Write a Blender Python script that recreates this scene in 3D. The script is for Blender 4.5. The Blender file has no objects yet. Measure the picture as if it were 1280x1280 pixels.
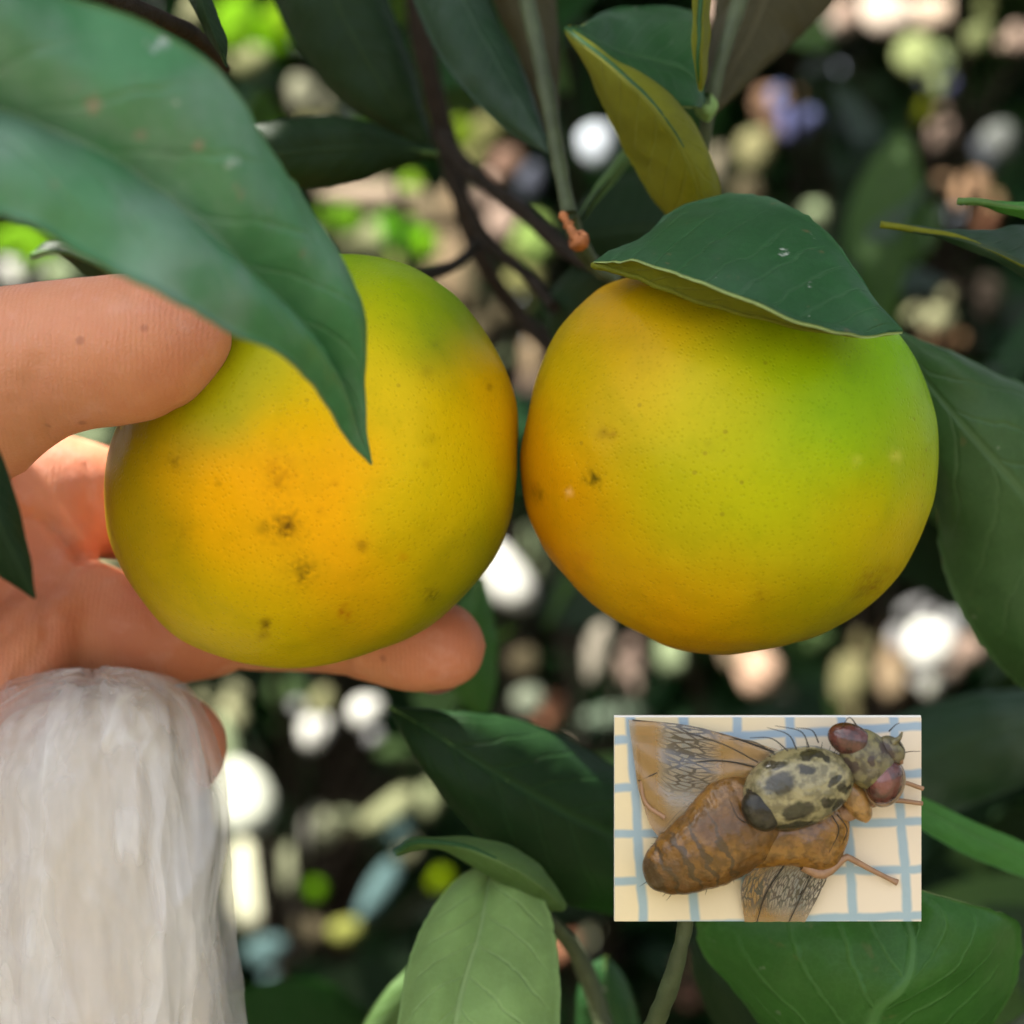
import bpy, bmesh, math, random
import numpy as np
from mathutils import Vector, Matrix, noise

random.seed(7); rng = np.random.default_rng(7)
scene = bpy.context.scene
COL = scene.collection
# ------------------------------------------------------------------ camera
D = 0.28                      # metres from lens to the fruit plane (y = 0)
S = 0.000118                  # metres per photograph pixel in that plane
W = 1280 * S
cam_d = bpy.data.cameras.new('camera'); cam = bpy.data.objects.new('camera', cam_d); COL.objects.link(cam)
cam.location = (0, -D, 0); cam.rotation_euler = (math.radians(90), 0, 0)
cam_d.sensor_width = 36; cam_d.lens = 36 * D / W
cam_d.clip_start = 0.01; cam_d.clip_end = 500
cam_d.dof.use_dof = True; cam_d.dof.focus_distance = D - 0.018; cam_d.dof.aperture_fstop = 13.0
cam_d.dof.aperture_blades = 0
scene.camera = cam
# ------------------------------------------------------------------ light
SUN = Vector((-0.46, 0.10, 0.88)).normalized()          # direction towards the sun
elev = math.asin(SUN.z); az = math.atan2(SUN.x, SUN.y)
world = bpy.data.worlds.new('World'); scene.world = world; world.use_nodes = True
wn = world.node_tree.nodes; wl = world.node_tree.links
sky = wn.new('ShaderNodeTexSky'); sky.sky_type = 'NISHITA'; sky.sun_disc = False
sky.sun_elevation = elev; sky.sun_rotation = az; sky.air_density = 0.8; sky.dust_density = 4.0; sky.ozone_density = 0.6
bg = wn['Background']; bg.inputs['Strength'].default_value = 0.15
hs = wn.new('ShaderNodeHueSaturation'); hs.inputs['Saturation'].default_value = 0.4      # hazy, milky sky
wl.new(sky.outputs[0], hs.inputs['Color']); wl.new(hs.outputs[0], bg.inputs['Color'])
sd = bpy.data.lights.new('sun', 'SUN'); sd.energy = 5.0; sd.angle = math.radians(0.5); sd.color = (1.0, 0.95, 0.86)
so = bpy.data.objects.new('sun', sd); COL.objects.link(so)
so.rotation_euler = SUN.to_track_quat('Z', 'Y').to_euler()
vs = scene.view_settings
scene.display_settings.display_device = 'sRGB'
vs.view_transform = 'Standard'; vs.look = 'None'; vs.gamma = 1; vs.use_curve_mapping = False
vs.exposure = 2.1

# ------------------------------------------------------------------ helpers
def P(px, py, y=0.0):
    k = (y + D) / D * S
    return Vector(((px - 640) * k, y, -(py - 640) * k))
def lin(c):
    return tuple(((v / 255 + 0.055) / 1.055) ** 2.4 if v > 10 else v / 255 / 12.92 for v in c)
def empty(name, loc, label, cat, group=None):
    o = bpy.data.objects.new(name, None); COL.objects.link(o); o.location = loc
    o.empty_display_size = 0.01
    tag(o, label, cat, group); return o
def tag(o, label=None, cat=None, group=None, kind=None):
    if label: o['label'] = label
    if cat: o['category'] = cat
    if group: o['group'] = group
    if kind: o['kind'] = kind
    return o
def link(name, me, parent=None, mats=()):
    o = bpy.data.objects.new(name, me); COL.objects.link(o)
    for m in mats: me.materials.append(m)
    if parent is not None:
        o.parent = parent; o.matrix_parent_inverse = Matrix.Translation(-parent.location)
    return o
def mesh(name, verts, faces, smooth=True):
    me = bpy.data.meshes.new(name)
    me.from_pydata([tuple(v) for v in verts], [], faces)
    if smooth: me.polygons.foreach_set('use_smooth', [True] * len(me.polygons))
    me.update(); return me
def catmull(pts, n):
    pts = np.array(pts, float); m = len(pts)
    ext = np.vstack([2 * pts[0] - pts[1], pts, 2 * pts[-1] - pts[-2]])
    seg = np.r_[0, np.cumsum(np.linalg.norm(np.diff(pts[:, :3], axis=0), axis=1))]
    seg /= seg[-1]; out = []
    for t in np.linspace(0, 1, n):
        i = min(max(np.searchsorted(seg, t, side='right') - 1, 0), m - 2)
        u = (t - seg[i]) / max(seg[i + 1] - seg[i], 1e-9)
        p0, p1, p2, p3 = ext[i:i + 4]
        out.append(0.5 * ((2 * p1) + (-p0 + p2) * u + (2 * p0 - 5 * p1 + 4 * p2 - p3) * u * u + (-p0 + 3 * p1 - 3 * p2 + p3) * u ** 3))
    return np.array(out)
def tube_geo(path, radii, sides=10, closed=True):
    V = []; F = []
    path = [Vector(p) for p in path]; n = len(path)
    up = Vector((0.3, 0.9, 0.2)).normalized()
    for i, p in enumerate(path):
        t = (path[min(i + 1, n - 1)] - path[max(i - 1, 0)]).normalized()
        a = t.cross(up)
        if a.length < 1e-3: a = t.cross(Vector((1, 0, 0)))
        a.normalize(); b = t.cross(a)
        for k in range(sides):
            th = 2 * math.pi * k / sides
            V.append(p + (a * math.cos(th) + b * math.sin(th)) * radii[i])
    for i in range(n - 1):
        for k in range(sides):
            k2 = (k + 1) % sides
            F.append((i * sides + k, i * sides + k2, (i + 1) * sides + k2, (i + 1) * sides + k))
    if closed:
        F.append(tuple(range(sides))); F.append(tuple((n - 1) * sides + k for k in reversed(range(sides))))
    return V, F
def twig(name, pts, mat, parent, n=24, sides=10, rough=0.06, label=None):
    """pts: (px, py, y, radius_mm)"""
    q = catmull([tuple(P(a, b, c)) + (r / 1000,) for a, b, c, r in pts], n)
    r = [max(v[3], 1e-5) * (1 + rough * math.sin(i * 2.7) + rough * math.sin(i * 1.13)) for i, v in enumerate(q)]
    V, F = tube_geo(q[:, :3], r, sides)
    o = link(name, mesh(name, V, F), parent, [mat])
    if label: o['label'] = label
    return o

# ------------------------------------------------------------------ node helpers
class NT:
    def __init__(s, name):
        s.m = bpy.data.materials.new(name); s.m.use_nodes = True; s.t = s.m.node_tree
        s.t.nodes.clear(); s.out = s.t.nodes.new('ShaderNodeOutputMaterial')
    def n(s, typ, ins=None, **props):
        nd = s.t.nodes.new('ShaderNode' + typ)
        for k, v in props.items(): setattr(nd, k, v)
        for k, v in (ins or {}).items():
            sock = nd.inputs[k]
            if isinstance(v, bpy.types.NodeSocket): s.t.links.new(v, sock)
            elif isinstance(v, (tuple, list)) and len(v) == 3 and sock.type == 'RGBA': sock.default_value = (*v, 1)
            else: sock.default_value = v
        return nd
    def math(s, op, a, b=0.0, c=None, clamp=False):
        ins = {0: a, 1: b}
        if c is not None: ins[2] = c
        return s.n('Math', ins, operation=op, use_clamp=clamp).outputs[0]
    def ss(s, v, lo, hi):   # smoothstep
        return s.n('MapRange', {'Value': v, 'From Min': lo, 'From Max': hi}, interpolation_type='SMOOTHSTEP').outputs[0]
    def mix(s, f, a, b, mode='MIX'):
        nd = s.t.nodes.new('ShaderNodeMix'); nd.data_type = 'RGBA'; nd.blend_type = mode
        for idx, v in ((0, f), (6, a), (7, b)):
            if isinstance(v, bpy.types.NodeSocket): s.t.links.new(v, nd.inputs[idx])
            elif idx and len(v) == 3: nd.inputs[idx].default_value = (*v, 1)
            else: nd.inputs[idx].default_value = v
        return nd.outputs[2]
    def noise(s, scale, detail=3, vec=None, rough=0.55, dist=0.0):
        ins = {'Scale': scale, 'Detail': detail, 'Roughness': rough, 'Distortion': dist}
        if vec is not None: ins['Vector'] = vec
        return s.n('TexNoise', ins).outputs['Fac']
    def bump(s, h, strength=0.3, dist=0.0005, normal=None):
        ins = {'Height': h, 'Strength': strength, 'Distance': dist}
        if normal is not None: ins['Normal'] = normal
        return s.n('Bump', ins).outputs[0]
    def finish(s, shader):
        s.t.links.new(shader, s.out.inputs['Surface']); return s.m
    def obj(s): return s.n('TexCoord').outputs['Object']

def leaf_mat(name, base, vein, rough=0.38, trans=0.25, transcol=None, under=False, nveins=10, mott=0.35, coat=0.0, dust_sheen=0.0, vs_=0.5, spots=0.0, spec=0.22, scars=()):
    t = NT(name)
    uv = t.n('UVMap').outputs[0]
    sep = t.n('SeparateXYZ', {0: uv})
    u = t.math('ABSOLUTE', t.math('SUBTRACT', t.math('MULTIPLY', sep.outputs[0], 2.0), 1.0))
    v = sep.outputs[1]
    co = t.obj()
    nz = t.noise(90, 4, co)
    nz2 = t.noise(700, 3, co)
    mid = t.math('SUBTRACT', 1.0, t.ss(u, 0.012, 0.055))
    ph = t.math('SUBTRACT', t.math('MULTIPLY', v, float(nveins)), t.math('MULTIPLY', t.math('POWER', u, 0.85), 2.3))
    ph = t.math('ADD', ph, t.math('MULTIPLY', nz, 0.8))
    pp = t.math('PINGPONG', ph, 0.5)
    side = t.math('MULTIPLY', t.math('SUBTRACT', 1.0, t.ss(pp, 0.0, 0.09)), t.math('SUBTRACT', 1.0, t.ss(u, 0.55, 0.95)))
    veins = t.math('MAXIMUM', mid, t.math('MULTIPLY', side, 0.55))
    cell = t.n('TexVoronoi', {'Vector': co, 'Scale': 900.0}, feature='DISTANCE_TO_EDGE').outputs[0]
    cellm = t.math('SUBTRACT', 1.0, t.ss(cell, 0.0, 0.12))
    c = t.mix(t.math('MULTIPLY', t.ss(nz, 0.3, 0.7), mott), base, tuple(x * 0.5 for x in base))
    c = t.mix(t.math('MULTIPLY', t.ss(nz2, 0.45, 0.75), 0.25), c, tuple(min(1, x * 1.5) for x in base))
    c = t.mix(t.math('MULTIPLY', cellm, 0.12), c, vein)
    c = t.mix(t.math('MULTIPLY', veins, vs_), c, vein)
    if spots > 0:
        sp = t.noise(240, 2, co, dist=0.4)
        c = t.mix(t.math('MULTIPLY', t.ss(sp, 0.68, 0.74), spots), c, (0.22, 0.12, 0.06))
        sp2 = t.noise(420, 2, co)
        c = t.mix(t.math('MULTIPLY', t.ss(sp2, 0.73, 0.77), spots), c, (0.5, 0.5, 0.42))
    for sx, sy, sz, sr, sc in scars:      # scars and droppings at fixed places on the blade
        d_ = t.n('VectorMath', {0: co, 1: (sx, sy, sz)}, operation='DISTANCE').outputs['Value']
        d_ = t.math('ADD', d_, t.math('MULTIPLY', t.math('SUBTRACT', nz2, 0.5), sr * 1.6))
        c = t.mix(t.math('MULTIPLY', t.math('SUBTRACT', 1.0, t.ss(d_, sr * 0.25, sr * 0.75)), 0.7), c, sc)
    if dust_sheen > 0:  # bluish-grey mottling: dust that also imitates sky sheen on the blade
        dn = t.noise(60, 5, co)
        c = t.mix(t.math('MULTIPLY', t.ss(dn, 0.42, 0.72), dust_sheen), c, (0.30, 0.36, 0.36))
    hgt = t.math('ADD', t.math('MULTIPLY', veins, -0.8 if not under else 1.0), t.math('ADD', t.math('MULTIPLY', nz2, 0.25), t.math('MULTIPLY', nz, 0.8)))
    b = t.bump(hgt, 0.45, 0.0007)
    rr = t.math('ADD', t.math('MULTIPLY', nz, 0.25), rough - 0.1)
    p = t.n('BsdfPrincipled', {'Base Color': c, 'Roughness': rr, 'Normal': b, 'Specular IOR Level': spec if not under else 0.2, 'Coat Weight': coat, 'Coat Roughness': 0.3})
    if transcol is None: transcol = tuple(min(1, x * f) for x, f in zip(base, (3.0, 3.2, 1.2)))
    tc = t.mix(t.math('MULTIPLY', veins, 0.5), transcol, tuple(x * 0.5 for x in transcol))
    tr = t.n('BsdfTranslucent', {'Color': tc, 'Normal': b})
    mx = t.n('MixShader', {0: trans, 1: p.outputs[0], 2: tr.outputs[0]})
    return t.finish(mx.outputs[0])

def plain(name, col, rough=0.6, nscale=200, var=0.4, bump=0.3, bd=0.0004, spec=0.4, sss=0.0, col2=None, dist=0):
    t = NT(name); co = t.obj()
    nz = t.noise(nscale, 5, co, dist=dist)
    c = t.mix(t.math('MULTIPLY', t.ss(nz, 0.3, 0.7), var if col2 is None else 1.0), col, col2 or tuple(x * 0.4 for x in col))
    b = t.bump(t.noise(nscale * 2.5, 4, co), bump, bd)
    p = t.n('BsdfPrincipled', {'Base Color': c, 'Roughness': rough, 'Normal': b, 'Specular IOR Level': spec, 'Subsurface Weight': sss, 'Subsurface Scale': 0.003})
    return t.finish(p.outputs[0])

M = {}
M['top_dusty_sheen'] = leaf_mat('leaf_top_dusty_sheen', (0.040, 0.165, 0.058), (0.11, 0.23, 0.10), rough=0.42, trans=0.12, dust_sheen=0.32, spots=0.35, nveins=8, mott=0.4, vs_=0.4, spec=0.5,
    scars=[(*P(px_, py_, y_), r_, c_) for px_, py_, y_, r_, c_ in [(118,134,-.080,.0012,(.30,.17,.10)),(112,128,-.080,.0022,(.16,.16,.08)),(95,122,-.080,.0012,(.28,.2,.14)),(214,96,-.076,.0016,(.14,.12,.06)),(228,165,-.075,.0011,(.4,.42,.36)),(248,182,-.075,.0013,(.2,.15,.09)),(285,200,-.073,.0016,(.42,.46,.42)),(205,50,-.078,.0022,(.4,.45,.45)),(175,172,-.078,.0015,(.15,.14,.08)),(275,195,-.073,.0009,(.42,.44,.4))]])
M['top_clean'] = leaf_mat('leaf_top_clean', (0.014, 0.064, 0.014), (0.045, 0.11, 0.035), rough=0.42, trans=0.10, dust_sheen=0.06, spots=0.3, nveins=11)
M['top_fold'] = leaf_mat('leaf_top_fold', (0.017, 0.072, 0.020), (0.05, 0.12, 0.045), rough=0.45, trans=0.10, dust_sheen=0.05, spots=0.3, nveins=11, spec=0.2,
    scars=[(*P(px_, py_, y_), r_, c_) for px_, py_, y_, r_, c_ in [(979,322,-.0195,.0015,(.6,.62,.55)),(981,317,-.0185,.0011,(.6,.62,.55)),(1010,300,-.0135,.0014,(.5,.52,.45)),(1011,363,-.025,.0014,(.5,.5,.45)),(1042,334,-.0185,.0014,(.4,.45,.3)),(916,267,-.0045,.0012,(.4,.45,.35)),(925,284,-.005,.0005,(.03,.04,.02))]])
M['top_low'] = leaf_mat('leaf_top_low', (0.008, 0.030, 0.007), (0.02, 0.06, 0.016), rough=0.5, trans=0.08, nveins=10, spec=0.15)
M['top_mid'] = leaf_mat('leaf_top_mid', (0.035, 0.085, 0.025), (0.07, 0.13, 0.05), rough=0.42, trans=0.08, nveins=9, spots=0.15)
M['top_dark'] = leaf_mat('leaf_top_dark', (0.010, 0.026, 0.008), (0.022, 0.045, 0.016), rough=0.5, trans=0.10, nveins=10, spec=0.12)
M['top_teal'] = leaf_mat('leaf_top_teal', (0.011, 0.036, 0.013), (0.025, 0.06, 0.025), rough=0.45, trans=0.08, nveins=10, dust_sheen=0.1)
M['top_bright'] = leaf_mat('leaf_top_bright', (0.035, 0.12, 0.02), (0.10, 0.24, 0.07), rough=0.35, trans=0.25, nveins=10, spots=0.15)
M['top_lime'] = leaf_mat('leaf_top_lime', (0.065, 0.21, 0.04), (0.14, 0.28, 0.09), rough=0.5, trans=0.3, nveins=10)
M['under_olive'] = leaf_mat('leaf_under_olive', (0.16, 0.17, 0.012), (0.22, 0.24, 0.04), rough=0.6, trans=0.3, transcol=(0.45, 0.50, 0.02), under=True, nveins=10, vs_=0.4)
M['under_pale'] = leaf_mat('leaf_under_pale', (0.23, 0.37, 0.12), (0.36, 0.50, 0.22), rough=0.6, trans=0.3, under=True, nveins=9, vs_=0.35, mott=0.5)
M['under_green'] = leaf_mat('leaf_under_green', (0.09, 0.17, 0.05), (0.16, 0.25, 0.09), rough=0.6, trans=0.3, under=True, nveins=9, vs_=0.5)
M['under_brown'] = leaf_mat('leaf_under_brown', (0.05, 0.045, 0.018), (0.11, 0.10, 0.05), rough=0.6, trans=0.2, under=True, nveins=9, vs_=0.4)
M['margin'] = plain('leaf_margin', (0.24, 0.32, 0.10), 0.5, 300, 0.3)
M['margin_dark'] = plain('leaf_margin_dark', (0.06, 0.12, 0.04), 0.5, 300, 0.3)
M['twig'] = plain('green_twig', (0.055, 0.075, 0.03), 0.6, 300, 0.5, 0.6)
M['bark'] = plain('dark_bark', (0.024, 0.018, 0.012), 0.85, 250, 0.6, 0.9, 0.001, spec=0.15)
M['peduncle'] = plain('orange_stub', (0.42, 0.15, 0.05), 0.7, 600, 0.5, 0.8)
M['calyx'] = plain('calyx_green', (0.10, 0.16, 0.04), 0.6, 500, 0.4, 0.5)

# ------------------------------------------------------------------ leaves
def leaf_obj(name, L, Mr, R, parent, top, under, margin='margin', rows=44, cols=9, bulge=0.0012, flip=False, thick=0.00032, wavy=0.0006, label=None, seed=0):
    """L / Mr / R: edge, midrib, edge as (px, py, y) from base to tip. The 'top' face is the one towards the camera unless flip."""
    l = catmull([tuple(P(*p)) for p in L], rows); m = catmull([tuple(P(*p)) for p in Mr], rows); r = catmull([tuple(P(*p)) for p in R], rows)
    nc = 2 * cols + 1
    G = np.zeros((rows, nc, 3)); UV = np.zeros((rows, nc, 2))
    for i in range(rows):
        v = i / (rows - 1)
        for j in range(nc):
            s = (j - cols) / cols
            e = r[i] if s > 0 else l[i]; a = abs(s)
            p = m[i] * (1 - a) + e * a
            G[i, j] = p; UV[i, j] = ((s + 1) / 2, v)
    def normals(G):
        du = np.gradient(G, axis=1); dv = np.gradient(G, axis=0)
        n = np.cross(du, dv); ln = np.linalg.norm(n, axis=2, keepdims=True); ln[ln < 1e-12] = 1
        return n / ln
    N = normals(G)
    # keep tip/base normals sane
    N[0] = N[2]; N[1] = N[2]; N[-1] = N[-3]; N[-2] = N[-3]
    sgn = -1.0 if flip else 1.0
    # orient so that mean normal faces camera on the wider half
    wl_ = np.linalg.norm(l - m, axis=1).mean(); wr_ = np.linalg.norm(r - m, axis=1).mean()
    half = N[:, :cols] if wl_ > wr_ else N[:, cols + 1:]
    if half[..., 1].mean() > 0: N = -N
    N = N * sgn
    for i in range(rows):
        for j in range(nc):
            s = abs(j - cols) / cols; v = i / (rows - 1)
            w = np.linalg.norm((r if j > cols else l)[i] - m[i])
            q = Vector(G[i, j]) * 60 + Vector((seed * 3.1, seed, 0))
            off = bulge * math.sin(math.pi * s) * min(1, w / 0.008) + wavy * s * s * noise.noise(q) * 2 * min(1, w / 0.006) + 0.0004 * noise.noise(q * 4)
            # edge nicks
            G[i, j] = G[i, j] + N[i, j] * off
            if s > 0.999 and 2 < i < rows - 3:
                d = (G[i, j] - m[i]); G[i, j] = m[i] + d * (1 + 0.03 * noise.noise(Vector((i * 0.9, seed * 5.0, j))))
    th = np.full((rows, nc, 1), thick)
    A = G + N * th / 2; B = G - N * th / 2
    V = np.vstack([A.reshape(-1, 3), B.reshape(-1, 3)]); off = rows * nc
    F = []; MI = []; uvl = []
    uvf = UV.reshape(-1, 2)
    for i in range(rows - 1):
        for j in range(nc - 1):
            a = i * nc + j; q = (a, a + 1, a + nc + 1, a + nc)
            F.append(q); MI.append(0); F.append(tuple(off + k for k in reversed(q))); MI.append(1)
    rim = [i * nc for i in range(rows)] + [(rows - 1) * nc + j for j in range(1, nc)] + [i * nc + nc - 1 for i in range(rows - 2, -1, -1)] + [j for j in range(nc - 2, 0, -1)]
    for k in range(len(rim)):
        a, b = rim[k], rim[(k + 1) % len(rim)]
        F.append((a, a + off, b + off, b)); MI.append(2)
    me = mesh(name, V, F)
    me.polygons.foreach_set('material_index', MI)
    ul = me.uv_layers.new(name='UVMap')
    idx = np.zeros(len(me.loops), int); me.loops.foreach_get('vertex_index', idx)
    ul.data.foreach_set('uv', uvf[idx % off].ravel())
    o = link(name, me, parent, [M[top], M[under], M[margin]])
    # midrib ridge as raised cord on the under side (a sub-part)
    pathm = [Vector(G[i, cols]) - Vector(N[i, cols]) * thick for i in range(0, rows - 1, 2)]
    rad = [0.00055 * (1 - 0.8 * k / len(pathm)) for k in range(len(pathm))]
    V2, F2 = tube_geo(pathm, rad, 6)
    ro = link('midrib', mesh('midrib', V2, F2), None, [M[under]])
    ro.parent = o; ro.matrix_parent_inverse = o.matrix_parent_inverse.inverted() @ Matrix.Identity(4) if False else Matrix.Identity(4)
    if label: o['label'] = label
    return o

# ------------------------------------------------------------------ ground
t = NT('orchard_soil'); co = t.obj()
c = t.mix(t.ss(t.noise(1.3, 6, co), 0.42, 0.6), (0.15, 0.105, 0.065), (0.06, 0.08, 0.028))
c = t.mix(t.ss(t.noise(30, 5, co), 0.45, 0.7), c, (0.20, 0.15, 0.10))
M['soil'] = t.finish(t.n('BsdfPrincipled', {'Base Color': c, 'Roughness': 0.95, 'Normal': t.bump(t.noise(12, 8, co), 0.8, 0.05)}).outputs[0])
gv = []; gf = []; gn = 60
for i in range(gn + 1):
    for j in range(gn + 1):
        x = (i / gn * 2 - 1); y = (j / gn * 2 - 1); x = math.copysign(abs(x) ** 2.2, x) * 120; y = math.copysign(abs(y) ** 2.2, y) * 120
        gv.append((x, y, -1.1 + 0.05 * noise.noise(Vector((x, y, 0)) * 0.9)))
for i in range(gn):
    for j in range(gn): gf.append((i * (gn + 1) + j, (i + 1) * (gn + 1) + j, (i + 1) * (gn + 1) + j + 1, i * (gn + 1) + j + 1))
tag(link('ground', mesh('ground', gv, gf), None, [M['soil']]), 'dry brown orchard soil under the citrus trees', None, kind='structure')

# ------------------------------------------------------------------ light spots: leaves where the sun comes through the crown
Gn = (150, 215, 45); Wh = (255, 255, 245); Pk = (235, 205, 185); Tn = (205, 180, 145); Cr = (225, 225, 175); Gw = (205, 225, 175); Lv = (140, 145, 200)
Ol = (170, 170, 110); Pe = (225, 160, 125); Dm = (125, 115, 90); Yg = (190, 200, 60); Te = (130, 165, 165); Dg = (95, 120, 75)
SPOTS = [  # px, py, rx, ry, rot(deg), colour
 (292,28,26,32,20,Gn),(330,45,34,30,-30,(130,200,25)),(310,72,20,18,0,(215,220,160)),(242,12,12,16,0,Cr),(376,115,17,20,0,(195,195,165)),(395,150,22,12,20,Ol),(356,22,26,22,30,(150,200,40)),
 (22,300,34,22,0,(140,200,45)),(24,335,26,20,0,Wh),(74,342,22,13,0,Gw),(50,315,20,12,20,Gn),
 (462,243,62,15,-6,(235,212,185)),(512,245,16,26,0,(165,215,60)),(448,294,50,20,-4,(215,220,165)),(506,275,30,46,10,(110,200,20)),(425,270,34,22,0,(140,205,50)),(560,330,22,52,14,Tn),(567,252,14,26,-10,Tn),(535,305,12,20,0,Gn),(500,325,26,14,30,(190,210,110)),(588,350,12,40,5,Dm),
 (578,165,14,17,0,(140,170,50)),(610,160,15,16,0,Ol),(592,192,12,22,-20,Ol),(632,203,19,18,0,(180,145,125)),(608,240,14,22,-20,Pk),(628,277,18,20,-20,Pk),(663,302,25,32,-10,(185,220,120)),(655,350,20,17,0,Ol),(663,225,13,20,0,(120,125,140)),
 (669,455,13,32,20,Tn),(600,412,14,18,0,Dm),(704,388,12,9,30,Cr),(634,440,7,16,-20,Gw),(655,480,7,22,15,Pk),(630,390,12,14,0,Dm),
 (745,178,21,21,35,(235,245,255)),  # bright patch of sky, imitated by a pale leaf disc
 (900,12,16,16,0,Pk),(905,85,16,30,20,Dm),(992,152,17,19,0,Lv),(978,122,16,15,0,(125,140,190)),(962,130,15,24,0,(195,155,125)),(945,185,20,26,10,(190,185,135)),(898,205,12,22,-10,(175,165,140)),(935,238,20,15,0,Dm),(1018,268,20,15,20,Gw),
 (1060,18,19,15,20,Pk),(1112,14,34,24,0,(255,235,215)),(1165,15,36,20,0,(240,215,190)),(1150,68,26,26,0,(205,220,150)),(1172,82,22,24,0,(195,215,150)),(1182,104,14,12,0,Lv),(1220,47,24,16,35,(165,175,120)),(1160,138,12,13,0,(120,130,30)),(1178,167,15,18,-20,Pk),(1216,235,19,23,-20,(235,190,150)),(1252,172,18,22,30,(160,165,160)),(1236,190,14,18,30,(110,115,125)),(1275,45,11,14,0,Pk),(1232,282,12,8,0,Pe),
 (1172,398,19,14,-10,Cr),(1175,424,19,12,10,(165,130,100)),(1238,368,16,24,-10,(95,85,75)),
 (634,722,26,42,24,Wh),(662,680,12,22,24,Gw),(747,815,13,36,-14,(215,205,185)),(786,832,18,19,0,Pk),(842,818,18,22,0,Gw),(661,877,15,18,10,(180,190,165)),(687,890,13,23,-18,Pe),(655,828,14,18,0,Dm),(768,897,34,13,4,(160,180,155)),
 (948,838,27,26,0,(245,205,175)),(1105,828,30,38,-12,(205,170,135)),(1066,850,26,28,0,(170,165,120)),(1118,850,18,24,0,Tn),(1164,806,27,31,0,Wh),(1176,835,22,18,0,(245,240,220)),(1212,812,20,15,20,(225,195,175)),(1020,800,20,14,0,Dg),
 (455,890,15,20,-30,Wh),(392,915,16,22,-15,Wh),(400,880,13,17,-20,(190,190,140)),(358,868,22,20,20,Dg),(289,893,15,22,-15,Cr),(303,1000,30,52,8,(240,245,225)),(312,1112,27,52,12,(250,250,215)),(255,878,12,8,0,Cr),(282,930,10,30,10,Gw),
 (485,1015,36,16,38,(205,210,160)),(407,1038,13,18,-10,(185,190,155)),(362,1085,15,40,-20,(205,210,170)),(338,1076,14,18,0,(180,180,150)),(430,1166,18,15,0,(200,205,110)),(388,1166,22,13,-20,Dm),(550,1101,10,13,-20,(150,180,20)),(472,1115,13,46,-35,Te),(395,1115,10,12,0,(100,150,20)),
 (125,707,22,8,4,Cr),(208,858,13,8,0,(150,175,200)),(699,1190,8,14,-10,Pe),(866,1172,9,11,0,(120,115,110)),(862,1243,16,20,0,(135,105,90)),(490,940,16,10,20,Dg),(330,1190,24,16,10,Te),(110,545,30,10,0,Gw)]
SY = 0.80
extra = []
for k_ in range(95):      # smaller, dimmer leaves beside the bright ones
    b_ = SPOTS[int(rng.integers(len(SPOTS)))]; a_ = rng.uniform(0, 6.283); m_ = max(b_[2], b_[3])
    if b_[:2] in ((745, 178), (125, 707), (110, 545)): continue
    q_ = rng.uniform(0.45, 0.95); e_ = (b_[0] + math.cos(a_) * m_ * rng.uniform(1.0, 1.9), b_[1] + math.sin(a_) * m_ * rng.uniform(1.0, 1.9), m_ * rng.uniform(.22, .5), m_ * rng.uniform(.25, .65), rng.uniform(-60, 60))
    extra.append((round(e_[0], 1), round(e_[1], 1), round(e_[2], 1), round(e_[3], 1), round(e_[4]), tuple(int(min(235, v_) * (0.55 + 0.45 * q_) // 8 * 8) for v_ in b_[5])))
SPOTS += extra
PIXK = (SY + D) / D * S
def spot_pt(px, py, dx=0, dy=0, y0=SY):
    k = (y0 + D) / D * S
    return P(px + dx, py + dy, y0 - 0.35 * dx * k - 0.75 * dy * k)
# each sunlit leaf gets the depth at which its line to the sun passes clear of the others
SV = np.array(SUN); DEPTH = {}; done = []
for s_ in sorted(SPOTS, key=lambda q: q[1]):
    best = None
    for y0 in np.linspace(0.66, 1.0, 35):
        p_ = np.array(spot_pt(s_[0], s_[1], y0=y0)); clear = 9.0
        for q_, r_ in done:
            v_ = q_ - p_; t_ = v_ @ SV
            if t_ > -r_: clear = min(clear, np.linalg.norm(v_ - max(t_, 0) * SV) / (r_ + 0.8 * max(s_[2], s_[3]) * (y0 + D) / D * S))
        sc = min(clear, 1.15) - 0.05 * abs(y0 - 0.8)
        if best is None or sc > best[0]: best = (sc, y0, p_)
    DEPTH[s_[:2]] = best[1]; done.append((best[2], max(s_[2], s_[3]) * (best[1] + D) / D * S))
hole = np.array([(s[0], s[1], max(s[2], 4), max(s[3], 4), math.radians(s[4])) for s in SPOTS])
def in_hole(px, py, margin=0.0):
    dx = px - hole[:, 0]; dy = py - hole[:, 1]
    c = np.cos(-hole[:, 4]); s = np.sin(-hole[:, 4])
    # rotation: positive rot = counter-clockwise on screen
    u = dx * c + dy * -s * -1 * -1; v = dx * s + dy * c
    u = dx * np.cos(hole[:, 4]) - dy * np.sin(hole[:, 4]); v = dx * np.sin(hole[:, 4]) + dy * np.cos(hole[:, 4])
    return bool(np.any((u / (hole[:, 2] + margin)) ** 2 + (v / (hole[:, 3] + margin)) ** 2 < 1))
def proj(v):
    d = v.y + D
    if d < 0.02: return (1e6, 1e6)
    return (v.x * D / d / S + 640, 640 - v.z * D / d / S)

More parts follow.
